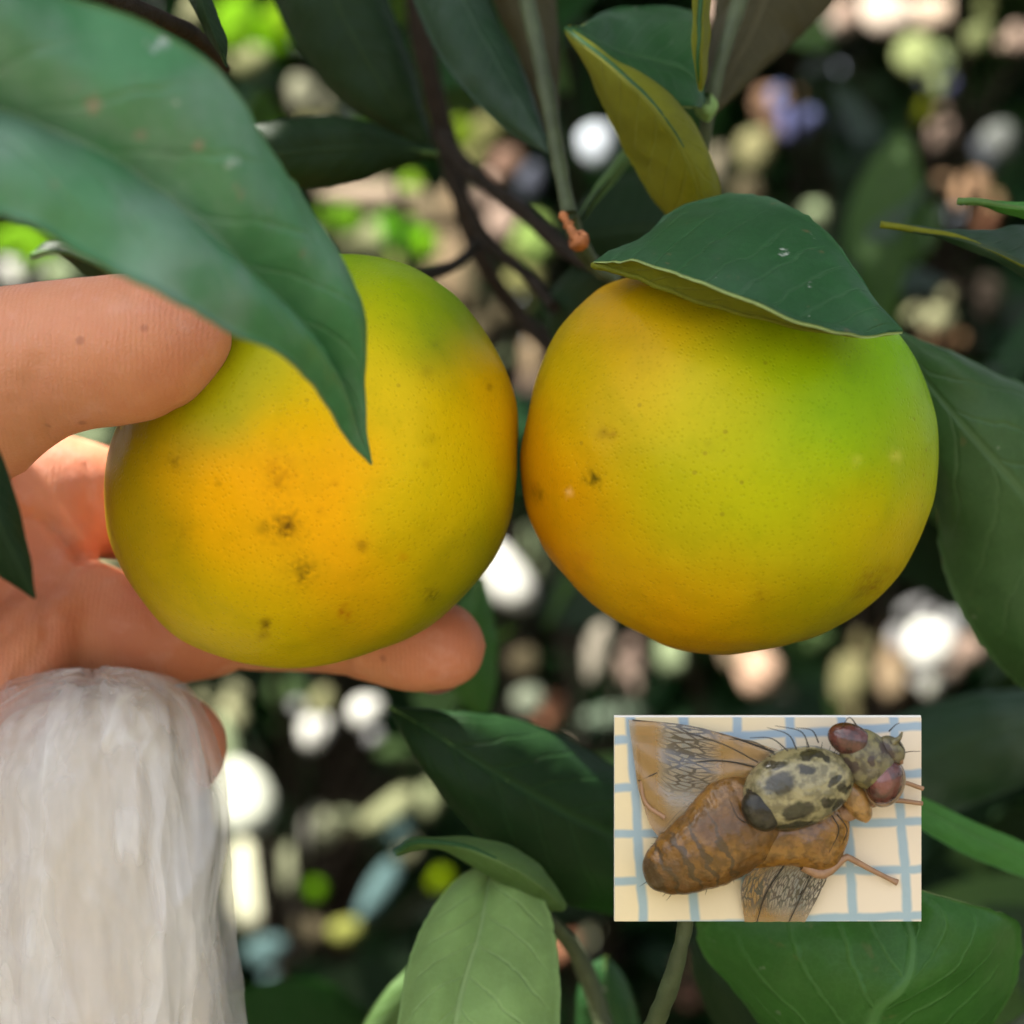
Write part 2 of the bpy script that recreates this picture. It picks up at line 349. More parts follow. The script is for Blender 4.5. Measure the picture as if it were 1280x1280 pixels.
spot_mats = {}
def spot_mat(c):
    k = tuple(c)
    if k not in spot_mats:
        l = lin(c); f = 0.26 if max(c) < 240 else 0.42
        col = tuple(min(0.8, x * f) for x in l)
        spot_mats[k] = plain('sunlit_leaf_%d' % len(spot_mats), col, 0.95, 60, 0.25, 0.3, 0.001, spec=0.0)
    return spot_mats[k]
shoot_defs = [
 ('sunlit leafy shoot glowing in the gap above the thumb at the far left', lambda x, y: x < 200 and y < 760),
 ('sunlit green and straw coloured leaves behind the top of the left fruit', lambda x, y: 200 <= x < 570 and y < 500),
 ('sunlit pinkish leaves seen between the dark stems above the two fruits', lambda x, y: 570 <= x < 850 and y < 620),
 ('pale blurred leaves catching sun at the top right corner behind the dark leaf', lambda x, y: x >= 850 and y < 620),
 ('white and cream sunlit leaves right of the plastic bag', lambda x, y: x < 570),
 ('blurred sunlit leaves below the gap where the fruits touch', lambda x, y: x < 900),
 ('blurred peach and white sunlit leaves under the right fruit', lambda x, y: True)]
shoots = {}
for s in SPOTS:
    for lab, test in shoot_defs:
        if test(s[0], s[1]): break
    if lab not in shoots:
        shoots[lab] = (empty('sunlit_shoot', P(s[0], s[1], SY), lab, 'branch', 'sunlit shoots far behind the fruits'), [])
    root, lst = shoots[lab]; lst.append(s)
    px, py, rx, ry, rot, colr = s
    V = []; F = []; n = 18; cr, sr = math.cos(math.radians(rot)), math.sin(math.radians(rot))
    rings = [0, 0.5, 1.0]; ys = rng.uniform(-0.02, 0.02)
    for ri, rr in enumerate(rings):
        for k in range(n if ri else 1):
            th = 2 * math.pi * k / n
            wob = 1 + 0.10 * math.sin(2 * th + px) + 0.07 * math.sin(3 * th + py)
            u = math.cos(th) * rr * (rx + 2) * wob; v = math.sin(th) * rr * (ry + 2) * wob
            dx = u * cr + v * sr; dy = -u * sr + v * cr
            q = spot_pt(px, py, dx, dy, DEPTH[(px, py)])
            q += Vector((0, ys + 0.006 * rr * rr, 0)) if False else Vector((0, 0.004 * rr * rr, 0))
            V.append(q)
    for k in range(n):
        k2 = (k + 1) % n
        F.append((0, 1 + k, 1 + k2)); F.append((1 + k, 1 + n + k, 1 + n + k2, 1 + k2))
    nv = len(V)
    V += [q + Vector((0, 0.0006, -0.0002)) for q in V]
    F += [tuple(nv + i for i in reversed(f)) for f in F[:]]
    F += [(1 + n + k, nv + 1 + n + k, nv + 1 + n + (k + 1) % n, 1 + n + (k + 1) % n) for k in range(n)]
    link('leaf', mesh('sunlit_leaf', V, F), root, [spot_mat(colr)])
# thin stems carrying them
for lab, (root, lst) in shoots.items():
    lst = sorted(lst, key=lambda s: s[1]); cx = sum(s[0] for s in lst) / len(lst)
    V = []; F = []
    for s in lst:
        a = P(s[0], s[1] + s[3] * 0.6, DEPTH[s[:2]] + 0.012); b = P(cx * 0.5 + s[0] * 0.5, s[1] + 90, SY + 0.05); c2 = P(cx, 1500, SY + 0.09)
        path = catmull([a, b, (b + c2) / 2, c2], 10); v, f = tube_geo(path, [0.0008 + 0.0012 * i / 9 for i in range(10)], 5)
        o = len(V); V += v; F += [tuple(i + o for i in q) for q in f]
    link('stem', mesh('stem', V, F), root, [M['bark']])

# ------------------------------------------------------------------ background foliage
def leaf_template(name, length=1.0, width=0.42, fold=0.25, droop=0.2, rows=9):
    V = []; F = []; UVs = []
    for i in range(rows):
        v = i / (rows - 1); w = width / 2 * (math.sin(math.pi * min(1, v ** 0.85)) ** 0.8) if 0 < i < rows - 1 else 0.003
        z = -droop * v * v
        for s in (-1, -0.5, 0, 0.5, 1):
            V.append((s * w, v * length, z + abs(s) * w * fold)); UVs.append(((s + 1) / 2, v))
    for i in range(rows - 1):
        for j in range(4): a = i * 5 + j; F.append((a, a + 1, a + 6, a + 5))
    return np.array(V), F, np.array(UVs)
TPL = [leaf_template('a'), leaf_template('b', 1, 0.5, 0.4, 0.35), leaf_template('c', 1, 0.36, 0.15, 0.1)]
def rand_rot(facing=None):
    """leaf y-axis = along blade, z = top face normal"""
    d = Vector(rng.normal(size=3)); d.z = d.z * 0.6 - 0.5; d.normalize()
    nrm = Vector((rng.normal() * 0.5 - 0.2, rng.normal() * 0.5 - 0.7, 0.7 + rng.normal() * 0.4)) if facing is None else facing
    x = d.cross(nrm).normalized(); z = x.cross(d).normalized()
    m = Matrix((x, d, z)).transposed(); return m
shade_tops = [M['top_dark'], M['top_teal'], M['top_clean'], M['under_green']]
bg_meshes = []
for k, (V, F, U) in enumerate(TPL):
    for mi, mt in enumerate(shade_tops):
        nv = len(V); V2 = np.vstack([V, V - np.array([0, 0, 0.006])])
        F2 = list(F) + [tuple(nv + i for i in reversed(f)) for f in F]
        me = mesh('shade_leaf', V2, F2); ul = me.uv_layers.new(name='UVMap')
        idx = np.zeros(len(me.loops), int); me.loops.foreach_get('vertex_index', idx); ul.data.foreach_set('uv', U[idx % nv].ravel())
        me.materials.append(mt); bg_meshes.append((me, V))
regions = [
 ('dark leafy branch behind the large foreground leaf at upper left', (-60, -60, 360, 400), 28),
 ('shaded leafy branch hanging behind the gap above the left fruit', (330, -60, 650, 400), 30),
 ('shaded leaves between the two fruits and the folded olive leaf', (600, 150, 860, 560), 28),
 ('very dark foliage above the folded leaf on the right fruit', (860, -60, 1130, 420), 34),
 ('dark branch crossing behind the thin leaves at the right edge', (1080, -60, 1340, 560), 34),
 ('dark foliage behind the right fruit and the card', (820, 560, 1340, 1000), 34),
 ('shaded branch under the gap where the two fruits touch', (540, 560, 880, 960), 32),
 ('dark leaves right of the plastic bag under the left fruit', (180, 800, 560, 1340), 36),
 ('shaded leafy branch below the pale leaf and the card', (540, 960, 1340, 1340), 34)]
for lab, (x0, y0, x1, y1), cnt in regions:
    root = empty('citrus_branch', P((x0 + x1) / 2, y0, 0.42), lab, 'branch', 'shaded branches behind the fruits')
    placed = 0; tries = 0; stems = []
    while placed < cnt and tries < 9000:
        tries += 1
        k = rng.integers(len(bg_meshes)); me, V = bg_meshes[k]
        y = rng.uniform(0.2, 0.58); shrink = 1.0 if tries < 3000 else (0.7 if tries < 6000 else 0.5)
        s = rng.uniform(0.06, 0.10) * shrink
        R = rand_rot(); c = P(rng.uniform(x0, x1), rng.uniform(y0, y1), y)
        pts = [c + R @ Vector(v * s - np.array([0, 0.5 * s, 0])) for v in V]
        if min(p.y for p in pts) < 0.15: continue
        pj = [proj(p) for p in pts]
        if any(in_hole(a, b, 3) for a, b in pj): continue
        a0 = np.array(pj[2]); a1 = np.array(pj[-3])
        # a hole centre inside the blade?
        bad = False
        ax = a1 - a0; L2 = max(ax @ ax, 1)
        for h in hole:
            tt = ((h[:2] - a0) @ ax) / L2
            if -0.02 < tt < 1.02:
                i = int(round(min(max(tt, 0), 1) * 8)); e0 = np.array(pj[i * 5]); e1 = np.array(pj[i * 5 + 4])
                mid = a0 + ax * tt; ww = max(np.linalg.norm(e0 - e1) / 2, 4) + 0.7 * min(h[2], h[3])
                if np.linalg.norm(h[:2] - mid) < ww: bad = True; break
        if bad: continue
        o = bpy.data.objects.new('leaf', me); COL.objects.link(o); o.parent = root
        o.matrix_parent_inverse = Matrix.Translation(-root.location)
        o.matrix_basis = Matrix.Translation(c - R @ Vector((0, 0.5 * s, 0))) @ R.to_4x4() @ Matrix.Scale(s, 4)
        stems.append(c - R @ Vector((0, 0.5 * s, 0))); placed += 1
    # twig running through the bases
    pa = P((x0 * 0.6 + x1 * 0.4), y0 - 150, 0.5); pb = P((x0 + x1) / 2, (y0 + y1) / 2, 0.62); pc = P((x0 * 0.4 + x1 * 0.6), y1 + 120, 0.6)
    path = catmull([pa, pb, pc], 16); V, F = tube_geo(path, [0.003 - 0.00012 * i for i in range(16)], 7)
    link('twig', mesh('twig', V, F), root, [M['bark']])

def mass(name, n, sampler, smin, smax, mats, reject=None):
    """thousands of leaves as one mesh"""
    Vs = []; Fs = []; Us = []; MI = []; off = 0; tp = [leaf_template('m', 1, 0.45, 0.3, 0.25, 6)] + [leaf_template('m', 1, 0.38, 0.15, 0.1, 6)]
    cnt = 0; tries = 0
    while cnt < n and tries < n * 12:
        tries += 1
        V, F, U = tp[rng.integers(2)]
        s = rng.uniform(smin, smax); c = Vector(sampler()); R = rand_rot(None)
        if reject and reject(c, s): continue
        Rm = np.array(R); Q = (V - np.array([0, 0.5, 0])) * s @ Rm.T + np.array(c)
        Vs.append(Q); Fs += [tuple(off + i for i in f) for f in F]; Us.append(U); MI += [int(rng.integers(len(mats)))] * len(F)
        off += len(V); cnt += 1
    me = mesh(name, np.vstack(Vs), Fs); me.polygons.foreach_set('material_index', MI)
    U = np.vstack(Us); ul = me.uv_layers.new(name='UVMap'); idx = np.zeros(len(me.loops), int); me.loops.foreach_get('vertex_index', idx)
    ul.data.foreach_set('uv', U[idx].ravel())
    return link(name, me, None, mats)
# deep shaded foliage behind
def samp_back():
    y = rng.uniform(1.14, 2.2); k = (y + D) / D * S
    return (rng.uniform(-1700, 1500) * k, y, rng.uniform(-900, 900) * k)
sky_hole = [(745, 178, 30)]
def rej_back(c, s):
    return False
bm_ = mass('background_foliage', 17500, samp_back, 0.07, 0.12, [M['top_dark'], M['top_teal'], M['top_clean'], M['top_clean']], rej_back)
tag(bm_, 'dense shaded citrus foliage filling the far background', 'foliage', kind='stuff')

# unseen crown added for shade, with gaps shaped along the dapple lines
dapples = [(spot_pt(s[0], s[1], y0=DEPTH[s[:2]]), max(s[2], s[3]) * PIXK + 0.016) for s in SPOTS]
finger_dapple = P(100, 568, 0.034)
dapples.append((finger_dapple, 0.006))
DP = np.array([tuple(d[0]) for d in dapples]); DR = np.array([d[1] for d in dapples]); SV = np.array(SUN)
def samp_crown():
    z = rng.uniform(0.46, 0.8)
    return (rng.uniform(-1.35, 0.45), rng.uniform(-0.2, 2.7), z)
def rej_crown(c, s):
    v = np.array(c) - DP; tt = v @ SV
    d = np.linalg.norm(v - tt[:, None] * SV, axis=1)
    return bool(np.any((d < DR + 0.52 * s) & (tt > 0)))
cr = mass('crown', 11500, samp_crown, 0.06, 0.11, [M['top_dark'], M['top_clean'], M['top_teal']], rej_crown)
def samp_skirt():
    a = rng.random()
    if a < 0.36: return (rng.uniform(-0.95, -0.5), rng.uniform(-0.35, 1.0), rng.uniform(-0.7, 0.55))
    if a < 0.72: return (rng.uniform(0.42, 0.85), rng.uniform(-0.35, 1.0), rng.uniform(-0.7, 0.6))
    return (rng.uniform(-0.6, 0.6), rng.uniform(-0.1, 1.0), rng.uniform(-0.75, -0.48))
sk = mass('shading_foliage', 3600, samp_skirt, 0.07, 0.11, [M['top_dark'], M['top_clean'], M['top_teal']], rej_crown)  # unseen foliage added at the sides and below to cut the light there
tree = empty('citrus_tree', (0.05, 0.75, -1.1), 'citrus tree with an unseen crown added to shade the fruits', 'tree')
cr.parent = tree; cr.matrix_parent_inverse = Matrix.Translation(-tree.location); tag(cr, kind='stuff')
sk.parent = tree; sk.matrix_parent_inverse = Matrix.Translation(-tree.location); tag(sk, kind='stuff')
path = catmull([(0.9, 1.9, -1.15), (0.85, 1.85, -0.5), (0.8, 1.85, 0.3), (0.7, 1.9, 0.7), (0.3, 1.95, 0.95)], 30)
V, F = tube_geo(path, [0.06 - 0.0017 * i for i in range(30)], 14)
link('trunk', mesh('trunk', V, F), tree, [M['bark']])

# ------------------------------------------------------------------ mandarins
def fruit_mat(name):
    t = NT(name); co = t.obj()
    col = t.n('Attribute', attribute_name='skin').outputs['Color']
    vor = t.n('TexVoronoi', {'Vector': co, 'Scale': 1350.0, 'Randomness': 1.0})
    pore = t.math('SUBTRACT', 1.0, t.ss(vor.outputs['Distance'], 0.05, 0.42))
    n1 = t.noise(190, 5, co); n2 = t.noise(1400, 3, co); n3 = t.noise(45, 3, co)
    c = t.mix(t.math('MULTIPLY', pore, 0.22), col, t.mix(1.0, col, (0.55, 0.62, 0.3), 'MULTIPLY'))
    c = t.mix(t.math('MULTIPLY', t.ss(n2, 0.5, 0.75), 0.22), c, t.mix(1.0, col, (1.25, 1.2, 1.6), 'MULTIPLY'))
    c = t.mix(t.math('MULTIPLY', t.ss(n1, 0.45, 0.7), 0.4), c, t.mix(1.0, col, (0.78, 0.86, 0.6), 'MULTIPLY'))
    # tiny scattered brown flecks
    fl = t.n('TexVoronoi', {'Vector': co, 'Scale': 330.0}).outputs['Distance']
    flm = t.math('MULTIPLY', t.math('SUBTRACT', 1.0, t.ss(fl, 0.07, 0.14)), t.ss(n3, 0.5, 0.62))
    c = t.mix(t.math('MULTIPLY', flm, 0.35), c, (0.16, 0.10, 0.01))
    h = t.math('ADD', t.math('MULTIPLY', pore, -0.6), t.math('ADD', t.math('MULTIPLY', n1, 1.2), t.math('MULTIPLY', n2, 0.25)))
    b = t.bump(h, 0.30, 0.00028)
    p = t.n('BsdfPrincipled', {'Base Color': c, 'Roughness': t.math('ADD', 0.30, t.math('MULTIPLY', n1, 0.18)), 'Normal': b, 'Specular IOR Level': 0.08,
                               'Subsurface Weight': 0.12, 'Subsurface Radius': (1.0, 0.5, 0.1), 'Subsurface Scale': 0.0015})
    return t.finish(p.outputs[0])
M['fruit'] = fruit_mat('mandarin_peel')
def make_fruit(cx, cy, outline, depth, colors, marks, label, gain, sharp=46.0, seed=0):
    root = empty('mandarin', P(cx, cy, 0), label, 'mandarin', 'ripening mandarins')
    ang = np.array([math.atan2(cy - y, x - cx) for x, y in outline]); rad = np.array([math.hypot(x - cx, y - cy) for x, y in outline]) * S
    o = np.argsort(ang); ang = ang[o]; rad = rad[o]
    ang = np.r_[ang[-4:] - 2 * math.pi, ang, ang[:4] + 2 * math.pi]; rad = np.r_[rad[-4:], rad, rad[:4]]
    g = np.linspace(-math.pi, math.pi, 361); rr = np.interp(g, ang, rad)
    ker = np.exp(-0.5 * (np.arange(-12, 13) / 5.0) ** 2); ker /= ker.sum()
    base = rr[:-1]; rr = np.convolve(np.r_[base[-12:], base, base[:12]], ker, 'valid'); rr = np.r_[rr, rr[0]]
    mean = rr.mean()
    bm = bmesh.new(); bmesh.ops.create_icosphere(bm, subdivisions=7, radius=1.0)
    me = bpy.data.meshes.new('mandarin_peel'); bm.to_mesh(me); bm.free()
    n = len(me.vertices); co = np.zeros(n * 3); me.vertices.foreach_get('co', co); co = co.reshape(-1, 3)
    th = np.arctan2(co[:, 2], co[:, 0]); s = np.sqrt(co[:, 0] ** 2 + co[:, 2] ** 2)
    R = np.interp(th, g, rr); R = mean + (R - mean) * s ** 2
    c0 = np.array(P(cx, cy, 0))
    Q = co * R[:, None]; Q[:, 1] = co[:, 1] * depth
    for i in range(n):
        nz = noise.noise(Vector(co[i] * 2.2) + Vector((seed, 0, 0))) * 0.0006 + noise.noise(Vector(co[i] * 6) + Vector((seed, 5, 0))) * 0.00018
        Q[i] += co[i] * nz
    # dimple where the stalk enters (top, slightly behind)
    dd = np.array([0.0 if seed == 0 else -0.15, 0.35, 0.93]); dd /= np.linalg.norm(dd)
    a = np.arccos(np.clip(co @ dd, -1, 1)); Q -= co * (0.0035 * np.exp(-(a / 0.22) ** 2))[:, None]
    # gentle segment creases
    for m_ in marks.get('dents', []):
        pc = np.array(m_[:2]); 
        k = (Q[:, 1] + D) / D * S; X = Q[:, 0] + c0[0]; Z = Q[:, 2] + c0[2]
        px = X / k + 640; py = 640 - Z / k
        w = np.exp(-((px - pc[0]) ** 2 + (py - pc[1]) ** 2) / m_[2] ** 2) * (Q[:, 1] < 0)
        Q -= co * (w * m_[3])[:, None]
    Q += c0
    me.vertices.foreach_set('co', Q.ravel())
    k = (Q[:, 1] + D) / D * S; px = Q[:, 0] / k + 640; py = 640 - Q[:, 2] / k
    wx = np.array([noise.noise(Vector(c * 3)) for c in co]) * 20; wy = np.array([noise.noise(Vector(c * 3) + Vector((9, 0, 0))) for c in co]) * 20
    pp = np.stack([px + wx, py + wy], 1)
    cp = np.array([c[:2] for c in colors], float); cc = np.array([lin(c[2]) for c in colors])
    d2 = ((pp[:, None, :] - cp[None]) ** 2).sum(2); w = np.exp(-d2 / (2 * sharp ** 2)) + 1e-9 / (1 + d2 / 1e4)
    C = (w @ cc) / w.sum(1, keepdims=True) * gain
    fine = np.array([noise.noise(Vector(c * 40)) for c in co])
    for mx, my, r, st, colr in marks['spots']:
        d = np.hypot(px - mx, py - my) / r
        d = d * (1 + 0.5 * fine)
        m_ = np.clip(np.exp(-d ** 2 * 1.2), 0, 1) * st * (Q[:, 1] < c0[1])
        m_ = m_ * np.clip(0.6 + 1.2 * np.array([noise.noise(Vector(c * 90)) for c in co]), 0, 1.2) if r > 8 else m_
        m_ = np.clip(m_, 0, 1)[:, None]; C = C * (1 - m_) + np.array(lin(colr)) * m_
    me.attributes.new('skin', 'FLOAT_COLOR', 'POINT').data.foreach_set('color', np.c_[np.clip(C, 0, 1), np.ones(n)].astype(np.float32).ravel())
    me.polygons.foreach_set('use_smooth', [True] * len(me.polygons)); me.update()
    link('peel', me, root, [M['fruit']])
    # calyx and stalk
    cpt = c0 + dd * (np.array([mean, depth, mean]) * 1.0) - dd * 0.0032; cpt = Vector(cpt)
    d = Vector(dd); x = d.orthogonal().normalized(); yv = d.cross(x)
    V = [cpt + d * 0.0012]; F = []
    nn = 30
    for q in range(nn):
        t_ = 2 * math.pi * q / nn; r = 0.0022 + 0.0016 * max(0, math.cos(2.5 * t_)) ** 2 * 1.3
        V.append(cpt + (x * math.cos(t_) + yv * math.sin(t_)) * r * 0.5 + d * 0.0010)
    for q in range(nn):
        t_ = 2 * math.pi * q / nn; r = 0.0022 + 0.0022 * max(0, math.cos(2.5 * t_)) ** 2
        V.append(cpt + (x * math.cos(t_) + yv * math.sin(t_)) * r + d * 0.0004)
    for q in range(nn):
        q2 = (q + 1) % nn; F.append((0, 1 + q, 1 + q2)); F.append((1 + q, 1 + nn + q, 1 + nn + q2, 1 + q2))
    link('calyx', mesh('calyx', V, F), root, [M['calyx']])
    path = catmull([cpt - d * 0.001, cpt + d * 0.004, cpt + d * 0.009 + Vector((0.001, 0.002, 0))], 8)
    V, F = tube_geo(path, [0.0014] * 8, 10); link('stalk', mesh('stalk', V, F), root, [M['twig']])
    return root, cpt + d * 0.009
outL = [(645,560),(643,500),(628,450),(605,410),(578,378),(540,348),(500,328),(460,318),(420,320),(370,332),(320,358),(270,398),(220,440),(180,485),(150,530),(136,590),(138,650),(150,700),(180,752),(225,795),(290,824),(350,834),(400,832),(450,820),(500,802),(560,765),(600,725),(628,680),(642,620)]
outR = [(1168,560),(1160,510),(1142,455),(1115,410),(1070,375),(1000,350),(900,338),(820,341),(765,350),(725,378),(695,420),(673,465),(658,520),(651,570),(655,612),(667,655),(692,705),(730,748),(790,786),(850,808),(920,817),(990,805),(1060,770),(1115,722),(1148,662),(1164,610)]
OR = (240,172,4); YL = (214,186,6); GR = (72,124,8); OG = (150,145,8); YG = (178,188,6)
colL = [(350,600,OR),(300,660,OR),(250,620,OR),(380,680,OR),(420,560,OR),(430,740,(238,165,4)),(390,500,(215,180,5)),(450,420,(205,180,8)),(470,480,YL),(540,520,YL),(560,600,YL),(500,680,(222,182,4)),(470,365,(112,148,8)),(520,375,GR),(440,338,(100,145,12)),(570,410,(82,126,8)),(598,440,(100,120,6)),
 (480,400,(200,182,8)),(320,470,(172,172,8)),(250,490,(165,162,8)),(300,420,(140,150,8)),(180,560,(150,130,6)),(160,640,(158,135,6)),(155,700,(150,132,6)),(200,720,(185,155,5)),(260,760,(205,178,6)),(320,800,(195,172,6)),(330,740,(205,178,6)),(410,800,(175,160,6)),(480,812,(110,118,6)),(560,765,(98,110,6)),(612,695,(105,112,6)),(635,620,(150,140,6)),(600,560,(195,172,6)),
 (625,480,(225,160,5)),(638,530,(215,145,5)),(600,500,(205,170,6)),(390,330,(90,130,10)),(540,640,(200,175,6)),(530,720,(165,152,6))]  # peel colour; darker edge tones also hold some painted shading
mkL = {'spots': [(360,658,11,0.95,(80,45,5)),(352,655,24,0.45,(130,95,5)),(330,660,8,0.4,(120,90,5)),(378,714,12,0.95,(90,65,6)),(378,714,24,0.4,(150,120,5)),(219,578,9,0.85,(110,80,5)),(225,568,12,0.25,(140,110,5)),(220,668,24,0.3,(150,115,5)),(431,768,9,0.9,(150,80,5)),(332,780,6,0.9,(100,70,5)),(329,794,7,0.45,(120,90,10)),(350,590,20,0.45,(165,100,5)),(348,605,9,0.35,(150,90,5)),
   (273,604,4,0.5,(130,90,5)),(452,682,7,0.75,(150,105,5)),(418,605,3,0.5,(150,90,5)),(503,696,6,0.3,(180,100,5)),(540,745,10,0.7,(80,70,10)),(533,465,8,0.35,(120,110,5)),(540,548,8,0.3,(150,130,5)),(532,580,6,0.3,(150,120,5)),(612,484,4,0.6,(90,60,5)),(545,430,5,0.3,(90,90,10)),(400,640,5,0.3,(150,100,5))], 'dents': [(700,900,60,0.0)]}
colR = [(950,620,YG),(900,570,(190,182,10)),(1000,560,(158,184,8)),(1040,520,(140,182,8)),(1080,470,(132,174,6)),(1110,440,(112,168,4)),(1130,520,(125,170,6)),(1140,600,(160,172,6)),(1100,650,(188,180,4)),(1100,700,(196,174,4)),(1040,690,(184,178,6)),(960,700,(188,176,6)),(870,650,(178,174,8)),(840,600,(182,172,8)),
 (780,430,(205,165,6)),(830,410,(222,178,8)),(770,380,(190,130,4)),(850,470,(216,192,26)),(900,480,(204,196,30)),(960,440,(172,194,16)),(1000,400,(168,196,10)),(740,480,(205,174,5)),(700,540,(194,164,5)),(670,570,(222,140,5)),(670,640,(225,140,3)),(720,600,(192,164,5)),(690,620,(222,142,4)),(700,700,(222,142,3)),(760,660,(194,168,5)),(780,740,(205,160,4)),(850,790,(220,152,3)),(920,805,(215,150,3)),(860,740,(208,165,5)),(940,760,(200,168,5)),(1010,770,(150,142,5)),(960,800,(160,150,5)),(1060,750,(142,130,4)),(1120,680,(185,150,4)),(1150,560,(150,165,6)),(700,470,(175,150,8)),(720,420,(165,145,8)),(1000,630,(178,178,6)),(900,380,(190,190,10)),(1050,420,(150,190,6)),(950,520,(182,182,10))]  # peel colour; paler upper middle also holds a painted soft highlight
mkR = {'spots': [(742,596,9,1.0,(50,42,5)),(738,600,12,0.4,(120,100,5)),(755,541,8,0.6,(120,90,5)),(768,543,6,0.5,(130,90,5)),(672,618,10,0.75,(110,80,5)),(665,610,14,0.3,(140,90,5)),(711,615,4,0.6,(240,190,120)),(1120,570,7,0.35,(225,200,90)),(950,743,11,0.6,(130,100,5)),(730,700,12,0.3,(170,90,5)),(1090,730,16,0.75,(120,85,5)),(1075,742,12,0.4,(120,85,5)),(1110,715,12,0.35,(130,90,5)),(700,520,30,0.2,(130,110,10)),(1070,575,7,0.25,(215,200,80)),(725,470,30,0.15,(120,110,10)),(885,555,5,0.3,(120,120,10)),(1035,640,10,0.15,(130,130,10))], 'dents': [(880,385,50,0.0006)]}
fL, stalkL = make_fruit(392, 578, outL, 0.0285, colL, mkL, 'orange-yellow mandarin with brown pest spots and a green shoulder, gripped by the hand', 0.93, seed=0)
fR, stalkR = make_fruit(910, 580, outR, 0.0280, colR, mkR, 'yellow-green mandarin hanging under the folded leaf, not touched by the hand', 0.80, seed=3)

# ------------------------------------------------------------------ leaves of the nearest branches
def tw(a): return a
# A: big foreground leaf, upper left
rA = empty('citrus_branch', P(-60, 60, -0.09), 'nearest branch with one big dusty, sheen-tinted green leaf hanging over the left fruit', 'branch', 'branches close to the fruits')
leaf_obj('leaf', [(-170,150,-.085),(-120,10,-.09),(-20,-35,-.088),(80,-10,-.082),(190,30,-.078),(268,85,-.073),(328,165,-.068),(385,245,-.060),(430,330,-.054),(452,430,-.049),(462,577,-.043)],
 [(-180,160,-.085),(-120,120,-.083),(-20,130,-.081),(70,165,-.079),(150,205,-.076),(210,250,-.073),(270,300,-.070),(320,350,-.065),(372,402,-.058),(418,470,-.051),(462,579,-.043)],
 [(-190,170,-.085),(-150,240,-.088),(-70,268,-.088),(0,272,-.086),(70,298,-.084),(140,340,-.082),(215,374,-.080),(280,408,-.074),(345,448,-.065),(400,500,-.055),(462,581,-.043)],
 rA, 'top_dusty_sheen', 'under_green', bulge=0.0026, wavy=0.0016, rows=70, cols=14, label='big dusty, sheen-tinted green leaf with insect scars and a long drooping tip', seed=1)
twig('twig', [(-120,-120,-.06,1.8),(60,-30,-.03,1.7),(160,8,-.01,1.5),(245,45,.01,1.3),(282,85,.03,1.0)], M['bark'], rA)
leaf_obj('leaf', [(205,-60,.0),(222,-20,.0),(246,20,.0),(262,50,.0),(282,82,.0)], [(230,-60,-.002),(245,-20,-.002),(258,20,-.002),(270,50,-.002),(283,84,0)], [(250,-60,.0),(262,-20,.0),(274,20,.0),(284,50,.0),(284,84,.0)], rA, 'top_dark', 'under_green', 'margin_dark', bulge=.0004, seed=2)
leaf_obj('leaf', [(40,318,.03),(60,304,.03),(90,302,.03),(130,318,.03),(170,352,.03)], [(38,320,.028),(60,314,.028),(90,318,.028),(130,334,.028),(172,356,.03)], [(38,322,.03),(66,312,.03),(100,340,.03),(135,356,.03),(172,360,.03)], rA, 'top_dark', 'under_green', 'margin_dark', bulge=.0004, seed=3)

# unseen leaf added above the frame to keep the sun off the palm
E2 = Vector((0.0, 1.0, 0.0)) - SUN * SUN.y; E2.normalize(); E1 = E2.cross(SUN).normalized()
me_ = bg_meshes[10][0]
lf = bpy.data.objects.new('leaf', me_); COL.objects.link(lf); lf.parent = rA; lf.matrix_parent_inverse = Matrix.Translation(-rA.location)
_i = P(98, 570, .033); _c = E1 * (_i.dot(E1) - 0.066) + E2 * (_i.dot(E2) - 0.0225) + SUN * (_i.dot(SUN) + 0.15)
lf.matrix_basis = Matrix.Translation(_c) @ Matrix((E2 * -1, E1, SUN)).transposed().to_4x4() @ Matrix.Scale(0.10, 4)
for q_, sz_ in ((P(110, 360, -.030), 0.10), (P(60, 400, -.034), 0.09)):  # two more unseen leaves added to shade the thumb
    l2 = bpy.data.objects.new('leaf', me_); COL.objects.link(l2); l2.parent = rA; l2.matrix_parent_inverse = Matrix.Translation(-rA.location)
    l2.matrix_basis = Matrix.Translation(q_ + SUN * (0.17 + sz_ * .1) - E1 * sz_ * .5) @ Matrix((E2 * -1, E1, SUN)).transposed().to_4x4() @ Matrix.Scale(sz_, 4)
twig('twig', [(-400, -700, -.02, 1.6), (-300, -400, -.03, 1.4), (-120, -120, -.06, 1.3)], M['bark'], rA)

# B: branch that carries the fruits
rB = empty('citrus_branch', P(600, -60, 0.05), 'central branch with dark stems that carries both mandarins', 'branch', 'branches close to the fruits')
twig('stem', [(505,-120,.11,2.6),(530,60,.115,2.5),(556,170,.12,2.5),(580,260,.125,2.3),(605,330,.125,2.0),(650,395,.13,1.9),(720,470,.12,2.0),(800,600,.15,1.8)], M['bark'], rB, n=40)
twig('stem', [(548,165,.12,1.8),(590,215,.10,1.7),(650,262,.08,1.6),(715,318,.06,1.5),(755,335,.045,1.4),(790,345,.03,1.4)], M['bark'], rB, n=30)
twig('stem', [(556,190,.12,1.5),(578,245,.11,1.5),(610,300,.10,1.3),(660,345,.08,1.2),(692,385,.065,1.1)], M['bark'], rB, n=30)
twig('stem', [(600,300,.115,1.2),(570,330,.08,1.1),(520,345,.05,1.2),(450,352,.032,1.1)], M['bark'], rB, n=24)
twig('stem', [(640,-80,.04,1.5),(672,60,.035,1.4),(690,150,.03,1.4),(702,220,.025,1.3),(712,268,.022,1.3)], M['twig'], rB, n=24)
twig('stem', [(712,268,.022,1.3),(722,300,.026,1.4),(742,330,.03,1.4),(775,350,.03,1.3)], M['twig'], rB, n=16)
